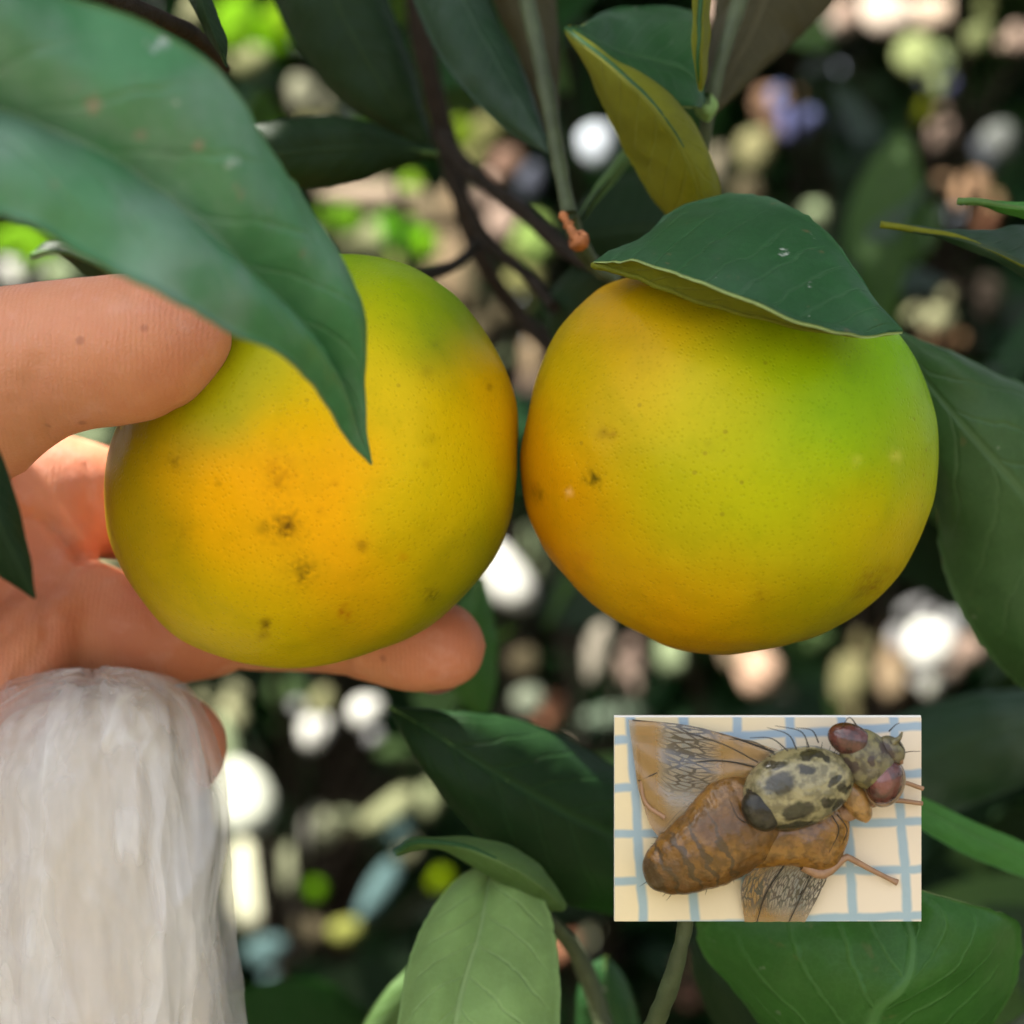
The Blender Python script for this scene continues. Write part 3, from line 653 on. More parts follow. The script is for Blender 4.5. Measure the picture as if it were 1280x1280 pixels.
twig('stub', [(702,266,.012,.25),(705,272,.011,.75),(708,277,.011,.45),(711,282,.011,.8),(714,288,.010,.5),(717,293,.010,.8),(722,300,.010,1.25),(727,303,.012,1.0),(730,300,.012,.3)], M['peduncle'], rB, n=26, rough=.3, label='small orange stub of a broken fruit stalk')
# folded leaf lying on the right fruit
leaf_obj('leaf', [(742,327,-.012),(790,302,-.004),(835,272,.0),(880,254,.001),(930,249,-.001),(985,258,-.005),(1035,290,-.012),(1070,335,-.020),(1095,372,-.024),(1127,412,-.026)],
 [(742,328,-.012),(790,341,-.022),(835,360,-.028),(880,375,-.031),(930,390,-.032),(985,404,-.032),(1035,413,-.031),(1070,417,-.029),(1095,418,-.028),(1128,414,-.026)],
 [(742,327,-.012),(790,330,-.027),(835,342,-.034),(880,356,-.038),(930,374,-.040),(985,396,-.040),(1035,411,-.038),(1070,418,-.033),(1095,420,-.030),(1128,416,-.026)],
 rB, 'top_fold', 'under_olive', bulge=0.0010, wavy=.0008, rows=60, cols=12, flip=False, label='folded dark green leaf lying on the right fruit with a yellow underside', seed=4)
# olive folded leaf, top centre
leaf_obj('leaf', [(706,36,.012),(742,100,.014),(772,165,.016),(800,225,.018),(836,270,.02),(870,300,.022)], [(706,36,.012),(770,88,.006),(815,130,.004),(850,180,.006),(872,230,.010),(880,290,.02)], [(708,35,.012),(780,84,.010),(832,118,.010),(870,165,.012),(893,215,.014),(898,262,.02)],
 rB, 'under_olive', 'top_clean', bulge=0.0012, rows=44, label='olive yellow underside of a folded leaf', seed=5)
leaf_obj('leaf', [(722,34,.014),(760,14,.03),(800,9,.034),(840,10,.034),(874,14,.03),(884,30,.02)], [(712,34,.013),(765,60,.018),(810,75,.018),(845,85,.018),(868,100,.018),(880,120,.018)], [(708,36,.012),(760,90,.012),(800,108,.012),(840,126,.012),(868,132,.013),(878,134,.016)],
 rB, 'top_clean', 'under_olive', bulge=0.001, label='dark upper face of the folded leaf with a pale jagged margin', seed=6)
leaf_obj('leaf', [(868,-30,.004),(866,20,.004),(866,60,.004),(870,90,.004),(874,112,.006)], [(880,-30,.002),(877,20,.002),(876,60,.002),(876,90,.003),(876,114,.006)], [(890,-30,.008),(886,20,.008),(884,60,.008),(880,90,.008),(877,114,.006)], rB, 'under_olive', 'top_clean', bulge=.0003, rows=24, cols=4, label='narrow yellow leaf seen edge on', seed=7)
leaf_obj('leaf', [(722,278,.03),(735,245,.03),(755,215,.032),(775,190,.034),(792,176,.036)], [(723,279,.028),(742,247,.028),(764,218,.03),(782,196,.032),(794,178,.036)], [(724,280,.03),(752,248,.03),(774,222,.032),(790,200,.034),(797,178,.036)], rB, 'under_green', 'top_dark', bulge=.0003, rows=24, cols=4, seed=8, label='thin grey green leaf standing on edge')
# hanging pair of long leaves
leaf_obj('leaf', [(505,-40,.045),(525,20,.043),(552,75,.041),(592,125,.038),(640,168,.035),(690,196,.03)], [(560,-45,.042),(590,20,.040),(618,70,.038),(640,110,.036),(665,152,.033),(691,198,.03)], [(600,-45,.046),(622,20,.045),(645,70,.043),(662,110,.040),(678,152,.036),(692,198,.03)], rB, 'top_teal', 'under_green', 'margin_dark', bulge=.0015, seed=9, label='long dark teal leaf hanging above the gap')
leaf_obj('leaf', [(598,-45,.05),(625,20,.05),(650,75,.048),(668,125,.045),(684,170,.04),(698,215,.034)], [(650,-50,.047),(665,20,.047),(676,75,.046),(684,125,.043),(690,170,.038),(699,216,.034)], [(692,-50,.05),(697,20,.05),(699,75,.048),(699,125,.045),(698,170,.04),(700,216,.034)], rB, 'under_brown', 'top_dark', 'margin_dark', bulge=.001, seed=10, label='brownish leaf underside beside the long teal leaf')
leaf_obj('leaf', [(320,-60,.06),(350,20,.06),(385,75,.06),(430,130,.06),(480,160,.06),(535,182,.06)], [(400,-60,.055),(430,20,.055),(460,75,.055),(490,125,.056),(512,155,.058),(536,184,.06)], [(470,-60,.06),(492,20,.06),(512,75,.06),(526,125,.06),(535,155,.06),(537,186,.06)], rB, 'top_dark', 'under_olive', 'margin_dark', bulge=.002, seed=11, label='broad dark leaf above the big foreground leaf')
leaf_obj('leaf', [(545,190,.06),(490,165,.055),(440,150,.05),(390,146,.048),(345,150,.046),(300,160,.046)], [(546,192,.058),(490,185,.053),(440,185,.048),(390,188,.046),(345,192,.044),(298,180,.046)], [(546,196,.06),(490,215,.056),(440,228,.052),(390,236,.05),(345,232,.048),(300,200,.046)], rB, 'top_dark', 'under_green', 'margin_dark', bulge=.0015, seed=12)
leaf_obj('leaf', [(760,340,.06),(730,330,.065),(700,345,.07),(680,380,.07),(690,430,.07)], [(762,345,.06),(745,360,.062),(725,385,.065),(708,410,.068),(692,436,.07)], [(764,350,.06),(762,380,.064),(748,410,.067),(725,430,.07),(694,440,.07)], rB, 'top_dark', 'under_green', 'margin_dark', bulge=.001, seed=13)
leaf_obj('leaf', [(690,300,.07),(740,235,.075),(800,210,.08),(860,225,.08),(900,260,.08)], [(692,305,.07),(750,290,.07),(800,285,.072),(850,290,.075),(900,300,.08)], [(694,312,.07),(740,345,.075),(800,370,.08),(860,350,.08),(902,320,.08)], rB, 'top_dark', 'under_green', 'margin_dark', bulge=.001, seed=14)

# C: right side
rC = empty('citrus_branch', P(1330, 300, 0.03), 'branch at the right edge with a large dark leaf behind the right fruit', 'branch', 'branches close to the fruits')
leaf_obj('leaf', [(1118,412,.02),(1160,428,.018),(1205,446,.018),(1250,468,.02),(1300,495,.022),(1380,620,.03),(1420,760,.04),(1400,900,.05)], [(1118,413,.02),(1150,465,.016),(1195,520,.014),(1240,572,.014),(1290,630,.016),(1330,700,.022),(1345,790,.03),(1350,905,.05)], [(1118,414,.02),(1148,480,.022),(1163,560,.024),(1166,640,.026),(1180,715,.028),(1215,790,.03),(1262,850,.035),(1345,910,.05)],
 rC, 'top_mid', 'under_green', bulge=.003, rows=60, cols=12, wavy=.0012, label='large dark leaf with a pale margin', seed=20)
leaf_obj('leaf', [(1100,281,.0),(1150,283,.0),(1200,287,.0),(1240,287,.002),(1290,280,.006),(1360,300,.01)], [(1100,282,.0),(1150,289,-.001),(1200,298,-.002),(1240,312,-.002),(1290,335,-.002),(1365,360,.0)], [(1100,283,.0),(1150,292,.001),(1200,308,.002),(1240,325,.003),(1290,350,.004),(1362,385,.006)], rC, 'top_teal', 'under_olive', bulge=.0006, flip=False, seed=21, label='thin pointed leaf seen nearly edge on')
leaf_obj('leaf', [(1196,252,-.005),(1230,251,-.005),(1260,251,-.005),(1300,252,-.005),(1350,256,-.005)], [(1196,253,-.005),(1230,255,-.007),(1260,259,-.007),(1300,264,-.007),(1352,272,-.005)], [(1196,254,-.005),(1230,260,-.004),(1260,270,-.004),(1300,282,-.004),(1352,295,-.004)], rC, 'top_lime', 'under_green', bulge=.0003, seed=22, label='bright green leaf tip at the edge')
twig('twig', [(1400,180,.02,1.8),(1380,300,.03,1.8),(1385,420,.05,1.7),(1360,640,.07,1.6),(1360,920,.06,1.4)], M['twig'], rC)
# G: upper right brown leaf
rG = empty('citrus_branch', P(1000, -80, 0.03), 'branch at the top edge with a broad brownish leaf above the dark hollow', 'branch', 'branches close to the fruits')
leaf_obj('leaf', [(888,-60,.05),(893,-10,.048),(890,40,.045),(884,85,.04),(880,120,.034),(882,148,.03)], [(980,-60,.04),(960,-10,.038),(940,40,.036),(920,80,.034),(900,118,.031),(883,150,.03)], [(1090,-60,.05),(1045,0,.048),(1000,45,.045),(960,80,.040),(920,118,.034),(884,152,.03)], rG, 'under_brown', 'top_dark', 'margin_dark', bulge=.002, seed=30, label='broad shaded leaf underside')
leaf_obj('leaf', [(880,118,.02),(872,130,.02),(872,140,.02),(880,150,.02)], [(884,116,.018),(884,130,.018),(884,140,.018),(884,152,.02)], [(888,118,.02),(896,130,.02),(892,142,.02),(886,152,.02)], rG, 'under_pale', 'top_dark', bulge=.0003, rows=12, cols=3, seed=31)
twig('twig', [(960,-160,.03,1.5),(930,-20,.028,1.4),(900,80,.026,1.2),(884,150,.026,1.1),(870,230,.03,1.0),(800,340,.035,1.0)], M['twig'], rG)
# D: bottom centre
rD = empty('citrus_branch', P(780, 1200, 0.05), 'lower central branch with a dark leaf, a curled leaf and a pale underside', 'branch', 'branches close to the fruits')
leaf_obj('leaf', [(486,884,.03),(540,887,.03),(600,890,.032),(660,902,.035),(715,925,.038),(770,962,.04),(850,1030,.045),(900,1130,.05)], [(486,884,.03),(540,915,.026),(600,955,.025),(660,990,.026),(715,1020,.028),(770,1045,.032),(840,1085,.04),(902,1132,.05)], [(486,885,.03),(525,955,.03),(565,1010,.03),(610,1060,.032),(660,1105,.035),(720,1135,.038),(800,1150,.044),(900,1136,.05)], rD, 'top_low', 'under_green', 'margin_dark', bulge=.003, rows=56, cols=12, seed=40, label='large dark green pointed leaf under the gap')
leaf_obj('leaf', [(494,1066,.012),(512,1048,.012),(545,1046,.012),(590,1048,.012),(640,1060,.014),(680,1085,.016),(708,1130,.02)], [(494,1067,.012),(515,1056,.010),(550,1056,.009),(595,1064,.009),(640,1085,.010),(675,1108,.013),(706,1138,.02)], [(495,1070,.012),(518,1062,.014),(555,1062,.014),(595,1084,.014),(635,1108,.015),(668,1132,.017),(702,1140,.02)], rD, 'under_green', 'top_clean', bulge=.0006, wavy=.0014, seed=41, label='small curled leaf with a bent tip')
leaf_obj('leaf', [(612,1076,.022),(572,1100,.018),(535,1145,.013),(512,1200,.008),(498,1270,.002),(492,1350,-.002),(500,1480,-.006)], [(615,1076,.022),(608,1120,.016),(598,1170,.011),(582,1220,.006),(570,1270,.001),(560,1350,-.003),(545,1482,-.006)], [(618,1076,.022),(655,1090,.019),(686,1140,.015),(698,1200,.010),(700,1270,.005),(690,1350,.0),(590,1484,-.006)], rD, 'under_pale', 'top_clean', bulge=.0025, flip=False, rows=56, cols=12, seed=42, label='large pale green leaf underside with a raised midrib')
leaf_obj('leaf', [(757,1196,.06),(735,1208,.06),(722,1232,.06),(718,1270,.06),(720,1340,.06)], [(757,1196,.058),(757,1220,.057),(758,1245,.057),(760,1280,.057),(765,1345,.06)], [(758,1196,.06),(775,1212,.06),(790,1240,.06),(800,1280,.06),(805,1345,.06)], rD, 'top_clean', 'under_green', bulge=.001, seed=43, label='small rounded leaf tip at the bottom edge')
leaf_obj('leaf', [(520,1200,.05),(490,1230,.05),(465,1260,.05),(445,1300,.05),(430,1380,.05)], [(522,1202,.05),(505,1240,.048),(495,1280,.048),(485,1320,.048),(460,1385,.05)], [(524,1204,.05),(520,1250,.05),(525,1290,.05),(520,1330,.05),(490,1390,.05)], rD, 'under_green', 'top_clean', 'margin_dark', bulge=.001, seed=44)
leaf_obj('leaf', [(600,720,.10),(570,760,.1),(560,810,.1),(565,860,.1),(600,900,.1)], [(602,722,.098),(590,765,.096),(585,810,.096),(588,860,.096),(602,902,.1)], [(604,724,.10),(615,765,.1),(622,810,.1),(618,860,.1),(605,903,.1)], rD, 'top_bright', 'under_green', 'margin_dark', bulge=.001, seed=45)
twig('stem', [(862,1100,-.018,1.0),(856,1160,-.018,1.1),(838,1230,-.014,1.3),(812,1300,-.006,1.6),(780,1420,.01,2.0)], M['twig'], rD, n=24, label='pale stem rising behind the inset card')
twig('stem', [(615,1074,.024,.9),(660,1130,.03,1.2),(720,1190,.04,1.5),(760,1300,.04,1.8),(780,1420,.03,2.1)], M['twig'], rD)
# E: lower right
rE = empty('citrus_branch', P(1320, 1200, 0.03), 'lower right branch with a broad glossy green leaf below the inset card', 'branch', 'branches close to the fruits')
leaf_obj('leaf', [(1150,1112,.0),(1190,1122,.0),(1230,1134,.002),(1262,1145,.004),(1279,1160,.006),(1278,1200,.008),(1266,1240,.01),(1240,1282,.012),(1215,1325,.015),(1170,1380,.02),(1070,1430,.025)][::-1], [(1130,1112,.002),(1135,1150,.0),(1140,1175,-.002),(1140,1200,-.003),(1135,1225,-.004),(1120,1245,-.004),(1100,1262,-.003),(1085,1300,.0),(1075,1340,.006),(1068,1380,.012),(1060,1434,.025)][::-1], [(1110,1112,.004),(1040,1112,.004),(970,1118,.006),(905,1132,.008),(872,1155,.010),(880,1190,.012),(915,1235,.013),(955,1280,.014),(990,1330,.016),(1015,1380,.02),(1045,1434,.025)][::-1], rE, 'top_bright', 'under_green', bulge=.002, rows=56, cols=14, wavy=.001, seed=50, label='broad glossy green leaf with a pale margin')
leaf_obj('leaf', [(1080,980,.03),(1130,988,.03),(1170,1004,.03),(1220,1028,.03),(1290,1058,.03),(1370,1110,.03)], [(1080,985,.0295),(1130,1003,.0295),(1170,1020,.0297),(1220,1045,.0297),(1290,1077,.0297),(1372,1116,.03)], [(1080,990,.03),(1130,1022,.03),(1165,1045,.03),(1215,1072,.03),(1285,1098,.03),(1370,1122,.03)], rE, 'top_lime', 'under_green', bulge=.0004, seed=51, label='long bright green leaf blade')
leaf_obj('leaf', [(870,1150,.055),(900,1180,.05),(935,1210,.05),(960,1250,.05),(990,1330,.05)], [(868,1152,.055),(880,1190,.05),(900,1225,.048),(925,1260,.048),(960,1335,.05)], [(866,1154,.055),(862,1190,.053),(870,1235,.052),(890,1280,.052),(930,1340,.05)], rE, 'top_dark', 'under_green', 'margin_dark', bulge=.001, seed=52)
leaf_obj('leaf', [(1290,860,.12),(1200,870,.12),(1110,900,.12),(1030,960,.12),(960,1060,.12)], [(1300,900,.115),(1230,915,.115),(1150,950,.115),(1060,1000,.115),(962,1062,.12)], [(1310,960,.12),(1260,990,.12),(1180,1020,.12),(1080,1060,.12),(964,1064,.12)], rE, 'top_teal', 'under_green', 'margin_dark', bulge=.002, seed=53)
twig('twig', [(1420,1100,.03,1.8),(1330,1240,.035,1.8),(1200,1330,.03,1.7),(1040,1400,.025,1.6)], M['twig'], rE)
# F: dark tip at the left edge in front of the palm
rF = empty('citrus_branch', P(-80, 520, -0.06), 'leaf tip hanging in front of the palm at the left edge', 'branch', 'branches close to the fruits')
leaf_obj('leaf', [(-90,480,-.05),(-50,500,-.05),(-10,545,-.05),(12,600,-.05),(28,660,-.05),(44,746,-.05)], [(-92,484,-.052),(-60,540,-.053),(-30,590,-.053),(-8,640,-.053),(16,690,-.052),(44,748,-.05)], [(-94,488,-.05),(-100,580,-.05),(-70,650,-.05),(-30,695,-.05),(6,722,-.05),(43,748,-.05)], rF, 'top_dark', 'under_brown', 'margin_dark', bulge=.0006, seed=60, label='dark pointed leaf tip')
twig('twig', [(-60,380,-.05,1.2),(-80,430,-.05,1.2),(-92,486,-.05,1.0)], M['twig'], rF, n=8)

for k_ in range(64):  # unseen leaves added left of the view to darken the palm
    c_ = Vector((rng.uniform(-0.20, -0.105), rng.uniform(-0.17, -0.02), rng.uniform(-0.18, 0.015)))
    if abs(c_.x) < (c_.y + D) * 0.27 + 0.028: c_.x = -((c_.y + D) * 0.27 + 0.03 + rng.uniform(0, .05))
    Rr = rand_rot(Vector((1, -0.4, 0.3)).normalized())
    lo_ = bpy.data.objects.new('leaf', bg_meshes[int(rng.integers(12))][0]); COL.objects.link(lo_); lo_.parent = rF; lo_.matrix_parent_inverse = Matrix.Translation(-rF.location)
    lo_.matrix_basis = Matrix.Translation(c_ - Rr @ Vector((0, 0.028, 0))) @ Rr.to_4x4() @ Matrix.Scale(0.056, 4)
# ------------------------------------------------------------------ hand: one continuous surface from a distance field
def surface_nets(sdf, lo, hi, h):
    nx, ny, nz = [int(math.ceil((b - a) / h)) + 1 for a, b in zip(lo, hi)]
    xs = lo[0] + h * np.arange(nx); ys = lo[1] + h * np.arange(ny); zs = lo[2] + h * np.arange(nz)
    X, Y, Z = np.meshgrid(xs, ys, zs, indexing='ij')
    f = sdf(X.ravel(), Y.ravel(), Z.ravel()).reshape(nx, ny, nz).astype(np.float32)
    ins = f < 0
    c = np.zeros((nx - 1, ny - 1, nz - 1), int)
    for a in (0, 1):
        for b in (0, 1):
            for d in (0, 1): c += ins[a:nx - 1 + a, b:ny - 1 + b, d:nz - 1 + d]
    act = (c > 0) & (c < 8); I = np.argwhere(act); vid = -np.ones(act.shape, int); vid[act] = np.arange(len(I))
    acc = np.zeros((len(I), 3)); cnt = np.zeros(len(I))
    cor = [(a, b, d) for a in (0, 1) for b in (0, 1) for d in (0, 1)]
    for p in cor:
        for ax in range(3):
            if p[ax]: continue
            q = list(p); q[ax] = 1
            fa = f[I[:, 0] + p[0], I[:, 1] + p[1], I[:, 2] + p[2]]; fb = f[I[:, 0] + q[0], I[:, 1] + q[1], I[:, 2] + q[2]]
            m = (fa < 0) != (fb < 0); t_ = np.where(m, fa / np.where(m, fa - fb, 1), 0)
            e = np.array(p, float)[None] + 0 * acc; e[:, ax] = t_
            acc[m] += e[m]; cnt[m] += 1
    V = (I + acc / cnt[:, None]) * h + np.array(lo)
    F = []
    for ax in range(3):
        s0 = [slice(None)] * 3; s1 = [slice(None)] * 3; s0[ax] = slice(0, -1); s1[ax] = slice(1, None)
        a = ins[tuple(s0)]; b = ins[tuple(s1)]; E = np.argwhere(a != b)
        o1, o2 = [(1, 2), (2, 0), (0, 1)][ax]
        ok = (E[:, o1] > 0) & (E[:, o2] > 0) & (E[:, o1] < f.shape[o1] - 1) & (E[:, o2] < f.shape[o2] - 1); E = E[ok]
        def g(d1, d2):
            q = E.copy(); q[:, o1] -= d1; q[:, o2] -= d2; return vid[q[:, 0], q[:, 1], q[:, 2]]
        Q = np.stack([g(1, 1), g(0, 1), g(0, 0), g(1, 0)], 1)
        fl = ~a[E[:, 0], E[:, 1], E[:, 2]]; Q[fl] = Q[fl][:, ::-1]; F.append(Q)
    F = np.vstack(F); F = F[(F >= 0).all(1)]
    return V, F
def chain_pts(pts):
    return [np.array([*P(a, b, c), r / 1000]) for a, b, c, r in pts]
chains = {
 'thumb': ([(-300,640,.0,17),(-120,545,-.014,14.5),(-20,478,-.02,12.6),(40,456,-.022,11.0),(95,444,-.023,10.3),(160,436,-.024,10.0),(200,428,-.0245,9.0),(222,413,-.0245,7.4),(238,402,-.0245,5.2)], 0.0012),
 'index': ([(-260,740,.028,14),(-80,650,.034,12),(20,610,.036,10.5),(90,620,.037,9.8),(160,632,.041,9.2),(270,610,.046,8.8),(370,575,.042,7.4),(400,560,.040,6.5)], 0.0012),
 'middle': ([(-230,820,.03,15),(-60,780,.028,13),(60,772,.025,11.0),(130,780,.024,9.2),(210,785,.025,9.4),(300,770,.027,9.0),(400,776,.027,8.4),(470,790,.021,8.2),(530,803,.017,7.9),(552,807,.016,7.0)], 0.0012),
 'ring': ([(-200,900,.03,14),(-20,890,.034,12),(110,905,.036,10.5),(190,925,.034,9.8),(215,935,.032,9.0)], 0.0012),
 'little': ([(-200,990,.03,13),(-30,980,.036,10.5),(80,1000,.038,9.0),(150,1010,.036,8.0)], 0.0012),
 'palm': ([(-420,760,.03,26),(-250,740,.028,24),(-110,730,.026,18),(-30,745,.026,12)], 0.004),
 'web': ([(-60,640,.026,12),(20,650,.030,9.0),(70,690,.030,7)], 0.001),
 'fold_two': ([(40,690,.026,5.0),(10,740,.022,6.5),(-30,800,.018,8)], 0.001),
 'fold': ([(86,738,.022,4.4),(66,772,.018,6.5),(20,822,.014,8.2),(-50,900,.012,12),(-150,1000,.012,18)], 0.001),
 'wrist': ([(-300,860,.02,28),(-200,1050,.022,27),(-60,1250,.024,27),(20,1450,.026,29),(60,1800,.03,33)], 0.004)}
def smin(a, b, k):
    h = np.clip(0.5 + 0.5 * (b - a) / k, 0, 1); return b * (1 - h) + a * h - k * h * (1 - h)
def hand_sdf(x, y, z):
    p = np.stack([x, y, z], 1).astype(np.float32); tot = None
    for nm, (pts, k) in chains.items():
        c = chain_pts(pts); q = catmull([tuple(v) for v in c], len(c) * 3); dch = None
        for i in range(len(q) - 1):
            a = q[i, :3].astype(np.float32); b = q[i + 1, :3].astype(np.float32); ab = b - a; t_ = np.clip(((p - a) @ ab) / max(ab @ ab, 1e-12), 0, 1)
            d = np.linalg.norm(p - a - t_[:, None] * ab, axis=1) - (q[i, 3] * (1 - t_) + q[i + 1, 3] * t_)
            dch = d if dch is None else np.minimum(dch, d)
        tot = dch if tot is None else smin(tot, dch, k)
    return tot
lo = (-0.125, -0.045, -0.10); hi = (0.005, 0.068, 0.045)
Vh, Fh = surface_nets(hand_sdf, lo, hi, 0.0011)
# smooth a little, keep the shape
def smooth(V, F, it, lam=0.5):
    E = np.vstack([F[:, [0, 1]], F[:, [1, 2]], F[:, [2, 3]], F[:, [3, 0]]]); E = np.vstack([E, E[:, ::-1]]); n = len(V)
    deg = np.bincount(E[:, 0], minlength=n)[:, None]
    for _ in range(it):
        A = np.stack([np.bincount(E[:, 0], weights=V[E[:, 1], k], minlength=n) for k in range(3)], 1) / np.maximum(deg, 1)
        V = V + lam * (A - V)
    return V
Vh = smooth(Vh, Fh, 4)
# fold creases pressed into the skin, in photograph pixels: polyline, width px, depth mm
k = (Vh[:, 1] + D) / D * S; hx = Vh[:, 0] / k + 640; hy = 640 - Vh[:, 2] / k
def seg_d(px, py, pl):
    best = np.full(len(px), 1e9)
    for (x0, y0), (x1, y1) in zip(pl[:-1], pl[1:]):
        ax, ay = x1 - x0, y1 - y0; t_ = np.clip(((px - x0) * ax + (py - y0) * ay) / (ax * ax + ay * ay), 0, 1)
        best = np.minimum(best, np.hypot(px - x0 - t_ * ax, py - y0 - t_ * ay))
    return best
disp = np.zeros(len(Vh))
for pl, w, dep in [([(60,545),(40,490),(45,450)], 6, .8), ([(48,545),(30,500),(28,470)], 4, .5), ([(205,480),(212,455)], 3, .35), ([(0,478),(30,480)], 4, .4), ([(150,365),(165,372),(160,382)], 5, .5), ([(60,800),(20,850)], 6, .8), ([(0,640),(60,650),(100,690)], 6, 1.0), ([(100,560),(112,600),(108,650)], 5, .3), ([(30,560),(15,500)], 8, .4), ([(0,700),(50,740),(60,790)], 8, .8), ([(20,600),(70,660),(110,700)], 8, .8), ([(150,700),(190,760),(200,800)], 7, .4), ([(0,800),(60,740),(110,690)], 7, .6), ([(290,790),(300,840)], 8, .5), ([(430,800),(432,850)], 8, .3)]:
    disp -= dep / 1000 * np.exp(-(seg_d(hx, hy, pl) / w) ** 2)
nrm_ctr = np.array([noise.noise(Vector(v) * 90) for v in Vh]) * 0.00035 + np.array([noise.noise(Vector(v) * 300) for v in Vh]) * 0.00012
meh = bpy.data.meshes.new('hand'); meh.from_pydata(Vh.tolist(), [], Fh.tolist()); meh.update()
nv = np.zeros(len(Vh) * 3); meh.vertices.foreach_get('normal', nv); nv = nv.reshape(-1, 3)
Vh = Vh + nv * (disp * (Vh[:, 1] < 0.03) + nrm_ctr)[:, None]
meh.vertices.foreach_set('co', Vh.ravel()); meh.polygons.foreach_set('use_smooth', [True] * len(meh.polygons)); meh.update()
t = NT('skin'); co = t.obj()
n1 = t.noise(45, 4, co); n2 = t.noise(260, 4, co); n3 = t.noise(1300, 3, co)
vor = t.n('TexVoronoi', {'Vector': co, 'Scale': 1500.0}, feature='DISTANCE_TO_EDGE').outputs[0]
c = t.mix(t.ss(n1, 0.35, 0.65), (0.61, 0.26, 0.135), (0.53, 0.19, 0.10))
c = t.mix(t.math('MULTIPLY', t.ss(n2, 0.5, 0.75), 0.35), c, (0.66, 0.33, 0.24))
fl = t.n('TexVoronoi', {'Vector': co, 'Scale': 120.0}).outputs['Distance']
c = t.mix(t.math('MULTIPLY', t.math('SUBTRACT', 1.0, t.ss(fl, 0.04, 0.10)), 0.5), c, (0.30, 0.10, 0.06))
wv = t.n('TexWave', {'Vector': co, 'Scale': 420.0, 'Distortion': 6.0, 'Detail': 2.0, 'Detail Scale': 0.6}).outputs['Fac']
h = t.math('ADD', t.math('MULTIPLY', wv, 0.35), t.math('ADD', t.math('MULTIPLY', n2, 1.0), t.math('MULTIPLY', t.ss(vor, 0, 0.2), 0.3)))
p = t.n('BsdfPrincipled', {'Base Color': c, 'Roughness': 0.5, 'Specular IOR Level': 0.4, 'Normal': t.bump(h, 0.45, 0.0003),
    'Subsurface Weight': 0.22, 'Subsurface Radius': (1.0, 0.25, 0.12), 'Subsurface Scale': 0.003})
M['skin'] = t.finish(p.outputs[0])
rP = empty('person', P(-150, 800, 0.02), 'bare left hand with thumb and fingers gripping the spotted left fruit', 'person')
link('hand', meh, rP, [M['skin']])
M['nail'] = plain('finger_nail', (0.62, 0.38, 0.30), 0.3, 200, 0.1, 0.1)
def nail(c, d, n, L, Wd):
    c = Vector(c); d = Vector(d).normalized(); n = Vector(n); n = (n - d * n.dot(d)).normalized(); x = d.cross(n)
    V = []; F = []; a, b = 8, 8
    for i in range(a + 1):
        for j in range(b + 1):
            u = j / b * 2 - 1; v = i / a
            w = Wd * (0.8 + 0.2 * math.sin(math.pi * min(1, v * 1.2))) * (1 if v < .75 else math.sqrt(max(0.05, 1 - ((v - .75) / .27) ** 2)))
            V.append(c + d * (v * L) + x * (u * w) - n * (u * u * Wd * 0.45 + max(0, v - 0.6) * L * 0.35))
    nn_ = len(V); V += [q - n * 0.0006 for q in V]
    for i in range(a):
        for j in range(b):
            k_ = i * (b + 1) + j; F.append((k_, k_ + 1, k_ + b + 2, k_ + b + 1)); F.append(tuple(nn_ + q for q in (k_, k_ + b + 1, k_ + b + 2, k_ + 1)))
    link('nail', mesh('nail', V, F), rP, [M['nail']])
nail(P(190, 390, -.024) + Vector((0, -.0, .0035)), (1, 0, .15), (0, -.1, 1), .011, .0055)
nail(P(510, 838, .018) + Vector((0, .006, 0)), (1, 0, -.15), (0, 1, -.5), .009, .0048)

# ------------------------------------------------------------------ plastic bag held below the hand
t = NT('clear_plastic'); co = t.obj()
wz = t.n('Mapping', {'Vector': co, 'Scale': (1.0, 1.0, 0.15)}).outputs[0]
wc = t.n('VectorMath', {0: wz, 1: t.n('VectorMath', {0: t.n('TexNoise', {'Vector': co, 'Scale': 35.0, 'Detail': 2.0}).outputs['Color'], 'Scale': 0.012}, operation='SCALE').outputs[0]}, operation='ADD').outputs[0]
ve = t.n('TexVoronoi', {'Vector': wc, 'Scale': 130.0}, feature='DISTANCE_TO_EDGE').outputs[0]
vf = t.n('TexVoronoi', {'Vector': wc, 'Scale': 130.0}).outputs['Distance']
vg = t.n('TexVoronoi', {'Vector': wc, 'Scale': 330.0}).outputs['Distance']
s3 = t.noise(60, 3, wc)
lines = t.math('MULTIPLY', t.math('SUBTRACT', 1.0, t.ss(ve, 0.0, 0.12)), t.ss(t.noise(90, 2, co), 0.45, 0.65))
st = t.noise(240, 3, wc)
hgt = t.math('ADD', vf, t.math('MULTIPLY', vg, 0.5))
film = t.n('BsdfPrincipled', {'Base Color': (0.90, 0.89, 0.89), 'Roughness': 0.10, 'Specular IOR Level': 1.0, 'Coat Weight': 1.0, 'Coat Roughness': 0.05, 'Normal': t.bump(hgt, 0.9, 0.0022)})
trl = t.n('BsdfTranslucent', {'Color': (0.85, 0.84, 0.80)})
body = t.n('MixShader', {0: 0.25, 1: film.outputs[0], 2: trl.outputs[0]})
tp = t.n('BsdfTransparent', {'Color': (0.98, 0.97, 0.96)})
lw = t.n('LayerWeight', {'Blend': 0.35}).outputs['Facing']
fac = t.math('ADD', t.math('ADD', 0.16, t.math('ADD', t.math('MULTIPLY', lines, 0.16), t.math('MULTIPLY', t.ss(st, 0.5, 0.7), 0.06))), t.math('ADD', t.math('MULTIPLY', t.ss(s3, 0.45, 0.62), 0.22), t.math('MULTIPLY', t.math('POWER', lw, 2.0), 0.35)), clamp=True)
M['plastic'] = t.finish(t.n('MixShader', {0: fac, 1: tp.outputs[0], 2: body.outputs[0]}).outputs[0])
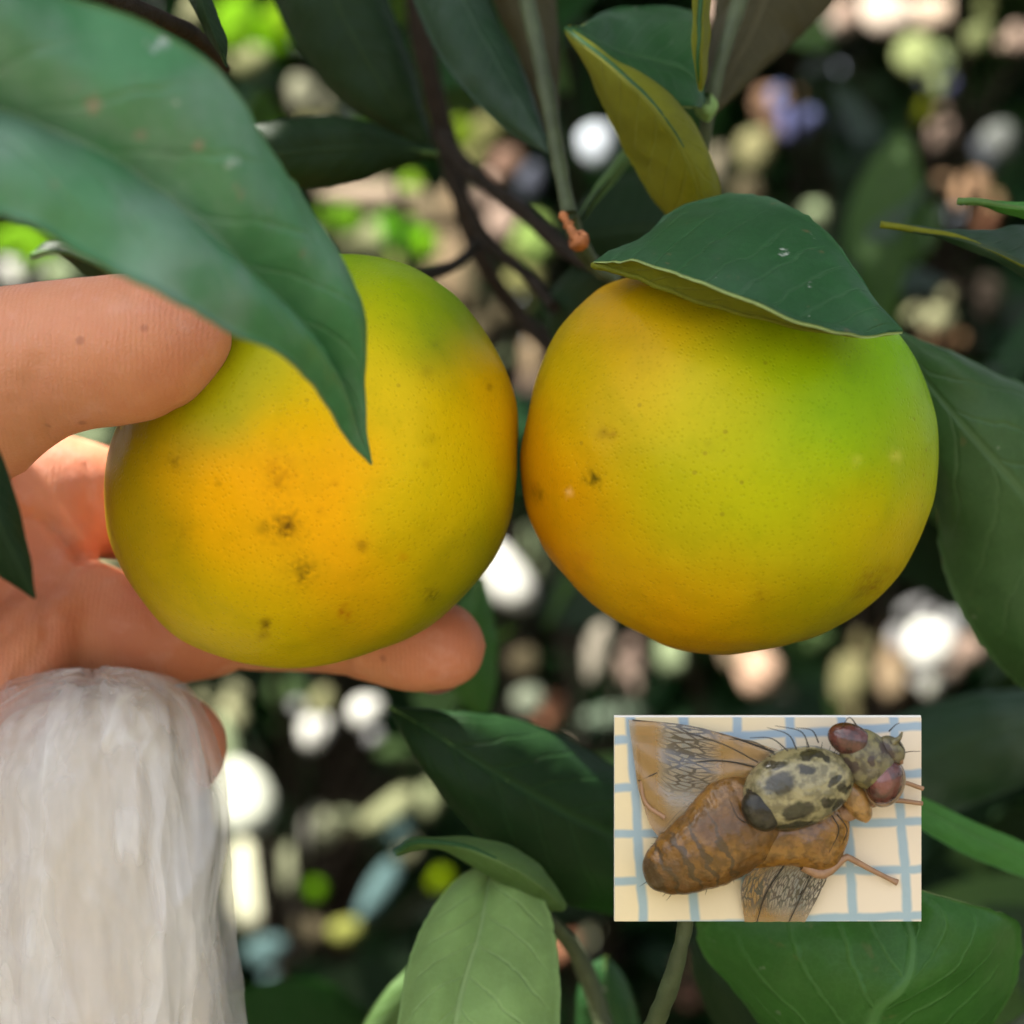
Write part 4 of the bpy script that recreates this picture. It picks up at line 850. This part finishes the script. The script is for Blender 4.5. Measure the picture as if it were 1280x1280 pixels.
t = NT('layered_plastic'); co = t.obj()
mp = t.n('Mapping', {'Vector': co, 'Scale': (1.0, 1.0, 0.14)}).outputs[0]
s1 = t.noise(130, 3, mp, dist=1.2); s2 = t.noise(45, 3, co)
film = t.n('BsdfPrincipled', {'Base Color': t.mix(s2, (0.90, 0.82, 0.64), (0.90, 0.87, 0.80)), 'Roughness': 0.3, 'Specular IOR Level': 0.7, 'Normal': t.bump(s1, 0.2, 0.0006)})
fac = t.math('ADD', 0.48, t.math('MULTIPLY', t.ss(s1, 0.4, 0.7), 0.15), clamp=True)
M['dense'] = t.finish(t.n('MixShader', {0: fac, 1: t.n('BsdfTransparent').outputs[0], 2: film.outputs[0]}).outputs[0])
M['lining'] = plain('crumpled_inner_plastic', (0.72, 0.62, 0.46), 0.45, 40, 0.25, 0.4, 0.001, sss=0.1, col2=(0.72, 0.66, 0.58))
rBag = empty('plastic_bag', P(80, 1280, -0.01), 'crumpled clear plastic bag bunched up under the hand at lower left', 'plastic bag')
prof = [(838, 18), (842, 60), (850, 96), (868, 128), (895, 150), (940, 172), (1000, 192), (1080, 208), (1180, 222), (1300, 232), (1500, 245)]
def bag_layer(name, shrink, mat, amp, seed, dy, crease):
    n, m = 280, 150; V = []; F = []
    q = catmull([(a, b, 0) for a, b in prof], m)
    for i in range(m):
        py = q[i, 0] + dy; r = q[i, 1] * shrink
        v = (py - 838) / 660; top = max(0, 1 - (py - 838) / 260)
        cx = 115 - 46 * (1 - math.exp(-max(0, py - 838) / 120)); cy = .008
        for j in range(n):
            th = 2 * math.pi * j / n; c_, s_ = math.cos(th), math.sin(th)
            warp = noise.noise(Vector((c_ * 1.5, s_ * 1.5, v * 3 + seed))) * 0.5
            a_ = th + warp * (0.3 + 0.5 * top); ca, sa = math.cos(a_), math.sin(a_)
            # long loose pleats with sharp crests, and flat facets where the film is bunched
            pl = 0
            for f_, w_ in ((1.3, 1.0), (2.7, .7)):
                pl += w_ * (1 - 2.0 * abs(noise.noise(Vector((ca * f_, sa * f_, v * 1.3 + seed + f_)))))
            dv = noise.voronoi(Vector((ca * 2.3, sa * 2.3, v * 4.2 + seed)))[0]
            dv2 = noise.voronoi(Vector((ca * 4.5, sa * 4.5, v * (7 + 6 * top) + seed + 4)))[0]
            fac = dv[0] * 0.9 + crease * (dv2[0] * 0.45)
            rr = r * (1 + amp * (pl - 0.9) + amp * 1.1 * (fac - 0.5) * (0.55 + 0.6 * top))
            lift = 22 * (dv2[0] - 0.4) * top
            V.append(Vector(P(cx, py - lift * 0.5, cy)) + Vector((c_ * rr * S * 1.02, s_ * rr * S * 0.72, 0)))
    for i in range(m - 1):
        for j in range(n):
            j2 = (j + 1) % n; F.append((i * n + j, i * n + j2, (i + 1) * n + j2, (i + 1) * n + j))
    F.append(tuple(range(n)))
    return link(name, mesh(name, V, F), rBag, [mat])
bag_layer('inner_layer', 0.84, M['dense'], 0.06, 3.0, 40, 0.8)
bag_layer('inner_layer', 0.74, M['dense'], 0.06, 23.0, 90, 0.8)
bag_layer('film', 1.0, M['plastic'], 0.10, 0.0, 0, 1.0)
bag_layer('film', 0.94, M['plastic'], 0.11, 8.0, 6, 1.0)
bag_layer('film', 0.91, M['plastic'], 0.08, 15.0, 22, 0.8)

# ------------------------------------------------------------------ inset picture, added to the scene as a card and a fly
CY = -0.022
CK = (CY + D) / D * S
def C(px, py, h=0.0):     # point on the card, h metres proud of it (towards the front)
    v = P(px, py, CY); return Vector((v.x, v.y - h, v.z))
t = NT('grid_print'); co = t.obj()
sep = t.n('SeparateXYZ', {0: co})
X = t.math('ADD', t.math('DIVIDE', sep.outputs[0], CK), 640.0); Y = t.math('SUBTRACT', 640.0, t.math('DIVIDE', sep.outputs[2], CK))
nzl = t.noise(120, 3, co); nzf = t.noise(500, 3, co)
wob = t.math('MULTIPLY', t.math('SUBTRACT', nzl, 0.5), 10.0)
Xs = t.math('ADD', t.math('SUBTRACT', X, t.math('MULTIPLY', t.math('SUBTRACT', Y, 895.0), 0.06)), wob)
Ys = t.math('ADD', t.math('ADD', Y, t.math('MULTIPLY', t.math('SUBTRACT', X, 1100.0), 0.045)), wob)
fx = t.math('PINGPONG', t.math('SUBTRACT', Xs, 788.0), 33.0); fy = t.math('PINGPONG', t.math('SUBTRACT', Ys, 911.0), 29.3)
lx = t.math('SUBTRACT', 1.0, t.ss(fx, 3.4, 8.4)); ly = t.math('SUBTRACT', 1.0, t.ss(fy, 3.0, 7.8))
ln_ = t.math('MAXIMUM', lx, ly)
u = t.ss(X, 780.0, 1150.0); v = t.ss(Y, 900.0, 1140.0)
paper = t.mix(u, (0.68, 0.56, 0.32), (0.68, 0.57, 0.42))
paper = t.mix(t.math('MULTIPLY', nzl, 0.3), paper, (0.45, 0.42, 0.38))
ink = t.mix(t.math('MULTIPLY', v, 0.8), (0.12, 0.26, 0.42), (0.13, 0.28, 0.34))
ink = t.mix(t.math('MULTIPLY', nzf, 0.4), ink, (0.30, 0.45, 0.52))
c = t.mix(t.math('MULTIPLY', ln_, 0.78), paper, ink)
M['grid'] = t.finish(t.n('BsdfPrincipled', {'Base Color': c, 'Roughness': 0.55, 'Normal': t.bump(nzf, 0.2, 0.0002)}).outputs[0])
M['card'] = plain('white_card', (0.75, 0.74, 0.70), 0.6, 300, 0.05, 0.1)
rK = empty('inset_card', P(960, 1152, CY), 'inset picture with a blue grid, added as a small cream card below the right fruit', 'card')
def boxmesh(name, x0, x1, y0, y1, z0, z1):
    V = [(x, y, z) for x in (x0, x1) for y in (y0, y1) for z in (z0, z1)]
    return mesh(name, V, [(0, 1, 3, 2), (4, 6, 7, 5), (0, 4, 5, 1), (2, 3, 7, 6), (0, 2, 6, 4), (1, 5, 7, 3)], False)
a = C(768, 1152); b = C(1152, 895)
link('backing', boxmesh('backing', a.x, b.x, CY + .0004, CY + .0012, a.z, b.z), rK, [M['card']])
link('printed_face', boxmesh('printed_face', a.x + .00004, b.x - .00004, CY, CY + .00038, a.z + .00004, b.z - .00022), rK, [M['grid']])

rY = empty('inset_fly', C(960, 1000), 'amber fruit fly of the inset picture, modelled with spotted back and patterned wings on the added card', 'insect')
def ellips(name, c, ax, r, mat, parent=rY, warp=0.03, sub=5, h=0.0, seed=0, label=None, taper=0.0):
    """c: px,py; ax: angle deg (screen, ccw); r: (along, across, thick) px; h: centre height above the card px"""
    bm = bmesh.new(); bmesh.ops.create_icosphere(bm, subdivisions=sub, radius=1)
    ca, sa = math.cos(math.radians(ax)), math.sin(math.radians(ax))
    for v_ in bm.verts:
        q = v_.co.copy(); n_ = 1 + warp * noise.noise(q * 2.5 + Vector((seed, 0, 0)))
        u_, w_, t_ = q.x * r[0] * n_, q.y * r[1] * n_ * (1 + taper * q.x), q.z * r[2] * n_
        dx = u_ * ca - w_ * sa; dy = u_ * sa + w_ * ca
        v_.co = C(c[0] + dx, c[1] - dy, (h + t_) * CK)
    me = bpy.data.meshes.new(name); bm.to_mesh(me); bm.free(); me.polygons.foreach_set('use_smooth', [True] * len(me.polygons))
    bmv = None
    o = link(name, me, parent, [mat])
    if label: o['label'] = label
    return o
def blotch_mat(name, base, base2, blots, dark, rough=0.3, spec=0.3, coat=0.15, extra=None, sss=0.1):
    """blots: px,py,rx,ry,angle in card pixels"""
    t = NT(name); co = t.obj(); sep = t.n('SeparateXYZ', {0: co})
    X = t.math('ADD', t.math('DIVIDE', sep.outputs[0], CK), 640.0); Y = t.math('SUBTRACT', 640.0, t.math('DIVIDE', sep.outputs[2], CK))
    nz = t.noise(420, 4, co); n2 = t.noise(150, 3, co)
    X = t.math('ADD', X, t.math('MULTIPLY', t.math('SUBTRACT', nz, 0.5), 26.0)); Y = t.math('ADD', Y, t.math('MULTIPLY', t.math('SUBTRACT', nz, 0.5), -22.0))
    c = t.mix(t.ss(n2, 0.35, 0.65), base, base2); tot = None
    for px, py, rx, ry, an in blots:
        ca, sa = math.cos(math.radians(an)), math.sin(math.radians(an))
        dx = t.math('SUBTRACT', X, float(px)); dy = t.math('SUBTRACT', float(py), Y)
        u = t.math('DIVIDE', t.math('ADD', t.math('MULTIPLY', dx, ca), t.math('MULTIPLY', dy, sa)), rx)
        w = t.math('DIVIDE', t.math('SUBTRACT', t.math('MULTIPLY', dy, ca), t.math('MULTIPLY', dx, sa)), ry)
        d = t.math('SQRT', t.math('ADD', t.math('MULTIPLY', u, u), t.math('MULTIPLY', w, w)))
        m_ = t.math('SUBTRACT', 1.0, t.ss(d, 0.75, 1.12)); tot = m_ if tot is None else t.math('MAXIMUM', tot, m_)
    n5 = t.noise(900, 4, co)
    c = t.mix(t.math('MULTIPLY', t.ss(n5, 0.42, 0.62), 0.7), c, tuple(x * 0.38 for x in base))
    if tot is not None: c = t.mix(t.math('MULTIPLY', tot, 0.93), c, dark)
    p = t.n('BsdfPrincipled', {'Base Color': c, 'Roughness': rough, 'Specular IOR Level': spec, 'Coat Weight': coat, 'Coat Roughness': 0.06, 'Normal': t.bump(t.math('ADD', nz, t.math('MULTIPLY', n5, 0.5)), 0.6, 0.0008), 'Subsurface Weight': sss, 'Subsurface Scale': 0.002, 'Subsurface Radius': (1, .5, .2)})
    return t.finish(p.outputs[0])
M['fly_thorax'] = blotch_mat('fly_thorax', (0.22, 0.195, 0.10), (0.30, 0.26, 0.13), [(965,968,20,14,20),(985,1001,20,12,15),(1022,990,10,9,0),(1038,998,10,11,0),(997,950,13,6,-5),(1000,935,12,6,10),(958,948,16,6,15),(1030,965,10,5,25),(1016,938,14,5,-10),(985,1024,34,9,8),(930,985,7,9,0),(1042,975,8,10,60)], (0.022, 0.020, 0.012), coat=.5, rough=.22)
M['fly_scut'] = blotch_mat('fly_scutellum', (0.02, 0.018, 0.01), (0.035, 0.03, 0.018), [(950,985,12,3,-50)], (0.35, 0.32, 0.2))
M['fly_abd'] = blotch_mat('fly_abdomen', (0.21, 0.10, 0.016), (0.11, 0.05, 0.011), [(810,1094,16,34,26),(833,1080,3.5,46,26),(853,1070,3.5,48,26),(876,1060,4,50,26),(900,1050,3,50,26)], (0.06, 0.035, 0.012), rough=.35, coat=.35)
M['fly_amber'] = blotch_mat('fly_amber', (0.24, 0.115, 0.018), (0.16, 0.07, 0.014), [(900,1020,14,6,30),(960,1045,22,4,-10)], (0.14, 0.07, 0.015), rough=.2, coat=.5, sss=.3)
M['fly_pale'] = blotch_mat('fly_pale', (0.38, 0.22, 0.075), (0.28, 0.15, 0.04), [], (0.1, 0.06, 0.02), rough=.3, coat=.5, sss=.3)
M['fly_head'] = blotch_mat('fly_head', (0.12, 0.10, 0.07), (0.18, 0.16, 0.06), [(1077,942,7,7,0),(1052,948,12,8,-60),(1098,930,14,7,-40)], (0.045, 0.03, 0.025), rough=.35)
M['fly_eye'] = blotch_mat('fly_eye', (0.06, 0.014, 0.010), (0.10, 0.03, 0.022), [(1090,968,12,14,0)], (0.15, 0.045, 0.035), rough=.25, coat=.8)
M['fly_eye2'] = blotch_mat('fly_eye_rim', (0.22, 0.15, 0.09), (0.30, 0.2, 0.12), [], (0.28, 0.09, 0.08), rough=.3, coat=.6)
M['fly_leg'] = plain('fly_leg', (0.30, 0.17, 0.09), 0.45, 700, 0.3, 0.3)
M['fly_hair'] = plain('fly_hair', (0.02, 0.016, 0.01), 0.5, 300, 0.1, 0.1)
def blob(name, els, k, mat, bands=None, seed=0, cell=1.7):
    """softly merged ellipsoids in card pixels: (px, py, angle, (along, across, thick), height)"""
    lo_ = [min(e[0] for e in els) - 95, min(e[1] for e in els) - 75, -2]; hi_ = [max(e[0] for e in els) + 95, max(e[1] for e in els) + 75, 82]
    def f(x, y, z):
        tot = None
        for px, py, an, r_, h_ in els:
            ca, sa = math.cos(math.radians(an)), math.sin(math.radians(an)); dx = x - px; dy = py - y
            p_ = np.stack([dx * ca + dy * sa, dy * ca - dx * sa, z - h_], 1); r3 = np.array(r_, float)
            k0 = np.linalg.norm(p_ / r3, axis=1); k1 = np.linalg.norm(p_ / r3 ** 2, axis=1); d = k0 * (k0 - 1) / np.maximum(k1, 1e-6)
            tot = d if tot is None else smin(tot, d, k)
        if bands:
            an, per, amp = bands; ca, sa = math.cos(math.radians(an)), math.sin(math.radians(an)); u = x * ca - y * sa
            tot = tot + amp * np.abs(np.sin(u * math.pi / per)) ** 0.5 * -1 + amp
        tot = tot + 0.8 * np.sin(x * .13 + seed) * np.sin(y * .17 + 2)
        return tot
    V, F = surface_nets(f, lo_, hi_, cell); V = smooth(V, F, 2)
    W_ = [C(a_, b_, c_ * CK) for a_, b_, c_ in V]
    return link(name, mesh(name, W_, [tuple(q[::-1]) for q in F.tolist()]), rY, [mat])
blob('abdomen', [(858,1068,26,(60,42,26),24), (892,1050,22,(58,50,33),27), (930,1030,15,(48,44,30),26), (905,1005,40,(46,34,20),22)], 22, M['fly_abd'], bands=(26, 17.0, 1.2))
blob('thorax_side', [(955,1048,8,(66,32,22),22), (1000,1044,-25,(48,30,20),19), (1035,1018,-60,(34,20,16),20), (1020,1060,-50,(34,22,12),14)], 22, M['fly_amber'], seed=3)
ellips('neck', (1062, 992), -60, (34, 16, 16), M['fly_pale'], h=34, seed=7)
ellips('thorax', (992, 978), 18, (70, 50, 42), M['fly_thorax'], h=44, seed=5, taper=-0.08)
ellips('scutellum', (943, 1004), -50, (27, 21, 16), M['fly_scut'], h=62, seed=6)
ellips('head', (1076, 944), -55, (42, 31, 24), M['fly_head'], h=46, seed=8)
e1 = ellips('eye', (1054, 919), -22, (29, 20, 20), M['fly_eye'], h=50, sub=4, warp=0)
ellips('eye', (1096, 970), 70, (29, 22, 20), M['fly_eye'], h=50, sub=4, warp=0, label='red brown eye nearest the card edge')
ellips('eye_rim', (1098, 972), 70, (31, 24, 17), M['fly_eye2'], h=45, sub=4, warp=0)
ellips('face', (1104, 932), -45, (20, 16, 15), M['fly_head'], h=46, sub=4, seed=11)
ellips('mouthparts', (1062, 1008), 25, (30, 12, 12), M['fly_leg'], h=24, sub=4, seed=12)
def ftube(name, pts, mat, sides=8, n=16, label=None):
    q = catmull([tuple(C(a_, b_, h_ * CK)) + (r_ * CK,) for a_, b_, h_, r_ in pts], n)
    V, F = tube_geo(q[:, :3], list(np.maximum(q[:, 3], 1e-6)), sides); o = link(name, mesh(name, V, F), rY, [mat])
    return o
ftube('leg', [(1000,1078,22,7),(1025,1088,22,7),(1050,1070,20,5),(1056,1068,18,4.5),(1085,1084,12,3.6),(1112,1098,7,3.2),(1120,1102,6,4.5)], M['fly_leg'])
ftube('leg', [(1040,1012,26,8),(1075,1004,24,6),(1110,998,16,3.6),(1151,1003,9,3)], M['fly_leg'])
ftube('leg', [(1090,985,30,4),(1118,974,22,3),(1151,984,12,3)], M['fly_leg'])
ftube('leg', [(830,1020,16,3),(805,1000,12,2.4),(800,960,6,2),(797,930,5,2)], M['fly_leg'])
ftube('antenna', [(1104,922,56,5),(1112,916,58,3),(1116,908,58,1)], M['fly_head'])
ftube('antenna', [(1106,936,54,5),(1114,942,52,4),(1117,948,50,2)], M['fly_leg'])
for i_, pts in enumerate([[(940,945,60,1),(900,925,50,.8),(855,912,30,.5)],[(960,935,66,1),(935,920,62,.8),(905,918,50,.4)],[(975,930,70,1),(955,915,68,.7),(930,915,60,.4)],[(985,928,72,1),(975,910,72,.7),(950,902,64,.3)],[(1000,925,72,1),(990,906,72,.7),(960,900,64,.3)],[(1012,920,70,1),(1004,905,70,.7),(985,902,66,.3)],
        [(1030,1010,60,1),(1040,1030,50,.7),(1030,1060,36,.3)],[(1036,1008,60,1),(1050,1028,50,.7),(1046,1050,36,.3)],[(1112,920,56,1),(1118,932,54,.7),(1110,940,50,.4)],[(1108,938,54,.9),(1125,934,46,.6),(1142,934,40,.3)],[(1100,908,56,1),(1108,900,56,.6),(1114,898,52,.3)],[(930,1020,60,1),(915,1012,62,.6),(905,990,56,.3)],[(1060,900,60,1),(1050,890,64,.6),(1040,905,60,.3)]]):
    ftube('bristle', pts, M['fly_hair'], sides=5, n=12)
for k_ in range(60):      # short hairs along the outline and back
    a_ = rng.uniform(0, 6.283); onab = k_ % 2
    cx_, cy_, ra, rb, an, h_ = ((880, 1058, 78, 50, 25, 24) if onab else (992, 978, 68, 48, 18, 48))
    u_ = math.cos(a_) * ra * rng.uniform(.85, 1); w_ = math.sin(a_) * rb * rng.uniform(.85, 1); ca, sa = math.cos(math.radians(an)), math.sin(math.radians(an))
    x_, y_ = cx_ + u_ * ca - w_ * sa, cy_ - (u_ * sa + w_ * ca); L_ = rng.uniform(6, 13); dx_, dy_ = (x_ - cx_) / 70 * L_ - 3, (y_ - cy_) / 50 * L_
    if 772 < x_ + dx_ < 1148 and 900 < y_ + dy_ < 1148:
        ftube('bristle', [(x_, y_, h_, .55), (x_ + dx_ * .5, y_ + dy_ * .5, h_ + 5, .4), (x_ + dx_, y_ + dy_ + 1, h_ + 3, .15)], M['fly_hair'], sides=4, n=5)
# wings: thin sheets with veins, dark marks and amber bands
def wing_mat(name, amber, pale):
    t = NT(name); co = t.obj(); sep = t.n('SeparateXYZ', {0: co})
    X = t.math('ADD', t.math('DIVIDE', sep.outputs[0], CK), 640.0); Y = t.math('SUBTRACT', 640.0, t.math('DIVIDE', sep.outputs[2], CK))
    nz = t.noise(300, 3, co); uvn = t.n('UVMap').outputs[0]; su = t.n('SeparateXYZ', {0: uvn})
    mp = t.n('Mapping', {'Vector': uvn, 'Scale': (6.0, 19.0, 1.0)}).outputs[0]
    v1 = t.n('TexVoronoi', {'Vector': mp, 'Scale': 1.5, 'Randomness': 0.9}, feature='DISTANCE_TO_EDGE').outputs[0]
    m1 = t.math('SUBTRACT', 1.0, t.ss(v1, 0.08, 0.13))
    v2 = t.n('TexVoronoi', {'Vector': mp, 'Scale': 1.5, 'Randomness': 0.9}).outputs['Distance']
    m2 = t.math('SUBTRACT', 1.0, t.ss(v2, 0.14, 0.22))
    msk = t.n('Attribute', attribute_name='spotted').outputs['Fac']; amb = t.n('Attribute', attribute_name='amber').outputs['Fac']
    dark = t.math('MULTIPLY', t.math('MAXIMUM', m1, m2), msk)
    c = t.mix(amb, pale, amber); c = t.mix(t.math('MULTIPLY', nz, 0.3), c, tuple(x * .6 for x in amber)); c = t.mix(dark, c, (0.03, 0.022, 0.015))
    d = t.n('BsdfPrincipled', {'Base Color': c, 'Roughness': 0.25, 'Specular IOR Level': 0.6, 'Coat Weight': 0.5, 'Normal': t.bump(t.math('ADD', nz, m1), 0.4, 0.0003)})
    tp = t.n('BsdfTransparent', {'Color': (0.95, 0.93, 0.9)})
    al = t.math('ADD', t.math('ADD', 0.22, t.math('MULTIPLY', amb, 0.36)), dark, clamp=True)
    return t.finish(t.n('MixShader', {0: al, 1: tp.outputs[0], 2: d.outputs[0]}).outputs[0])
M['wing'] = wing_mat('fly_wing', (0.34, 0.19, 0.05), (0.42, 0.44, 0.40))
def wing(pa, pb, ha, hb, spot_fn, amb_fn, label):
    """pa / pb: the two long edges root to tip"""
    A = catmull([(*p, 0) for p in pa], 50); B = catmull([(*p, 0) for p in pb], 50); V = []; F = []; U = []; SP = []; AM = []; m = 16
    for i in range(50):
        for j in range(m + 1):
            v = j / m; px = A[i, 0] * (1 - v) + B[i, 0] * v; py = A[i, 1] * (1 - v) + B[i, 1] * v; h = ha + (hb - ha) * i / 49 + 2.5 * math.sin(j * 1.25) * (1 - 0.5 * i / 49) + 1.5 * noise.noise(Vector((px * .05, py * .05, 0)))
            px = min(max(px, 769), 1151); py = min(max(py, 897), 1151)
            V.append(C(px, py, h * CK)); U.append((i / 49, v)); SP.append(spot_fn(px, py)); AM.append(amb_fn(px, py))
    for i in range(49):
        for j in range(m): k_ = i * (m + 1) + j; F.append((k_, k_ + 1, k_ + m + 2, k_ + m + 1))
    n_ = len(V); V += [q + Vector((0, .00008, 0)) for q in V]; F += [tuple(n_ + q for q in reversed(f)) for f in F[:]]
    me = mesh('wing', V, F); ul = me.uv_layers.new(name='UVMap'); idx = np.zeros(len(me.loops), int); me.loops.foreach_get('vertex_index', idx)
    ul.data.foreach_set('uv', np.array(U)[idx % n_].ravel())
    for nm, arr in (('spotted', SP), ('amber', AM)):
        me.attributes.new(nm, 'FLOAT', 'POINT').data.foreach_set('value', np.array(arr * 2, np.float32))
    return link('wing', me, rY, [M['wing']])
g1 = lambda x, c, w: math.exp(-((x - c) / w) ** 2)
wing([(985,938),(940,925),(900,914),(860,905),(820,901),(785,899)], [(930,985),(900,1010),(870,1040),(840,1050),(815,1035),(797,985)], 34, 8,
     lambda x, y: min(1, max(0, 1 - abs((x - 860) / 42) ** 4)) * min(1, max(0, (1010 - y) / 30)) , lambda x, y: min(1, 1.1 * g1(x, 808, 20) + 1.1 * g1(x, 925, 45) + .2 + .5 * max(0, min(1, (y - 980) / 40))), 'upper wing')
wing([(985,1040),(960,1060),(935,1085),(925,1110),(930,1151)], [(1050,1030),(1048,1060),(1035,1085),(1022,1115),(1005,1151)], 30, 6,
     lambda x, y: min(1, max(0, 1 - abs((y - 1105) / 40) ** 4)), lambda x, y: min(1, 1.1 * g1(y, 1055, 26) + .7 * g1(y, 1150, 16) + 0.9 * g1(x, 940, 20) + .15), 'lower wing')
for pts in [[(975,940,38,1.4),(920,921,26,1.2),(860,906,16,1),(790,899,9,.8)],[(960,958,38,1.2),(900,948,24,1),(845,955,16,.9),(797,975,9,.7)],[(950,970,38,1.1),(890,985,24,.9),(850,1010,16,.8),(822,1045,10,.6)],[(1000,1045,30,1.2),(975,1080,24,1),(955,1115,16,.8),(945,1150,9,.7)],[(1030,1040,30,1.2),(1015,1080,24,1),(1000,1115,16,.8),(985,1150,9,.7)]]:
    ftube('wing_vein', pts, M['fly_hair'], sides=5, n=24)
scene.render.engine = 'CYCLES'
scene.cycles.max_bounces = 8; scene.cycles.transparent_max_bounces = 16
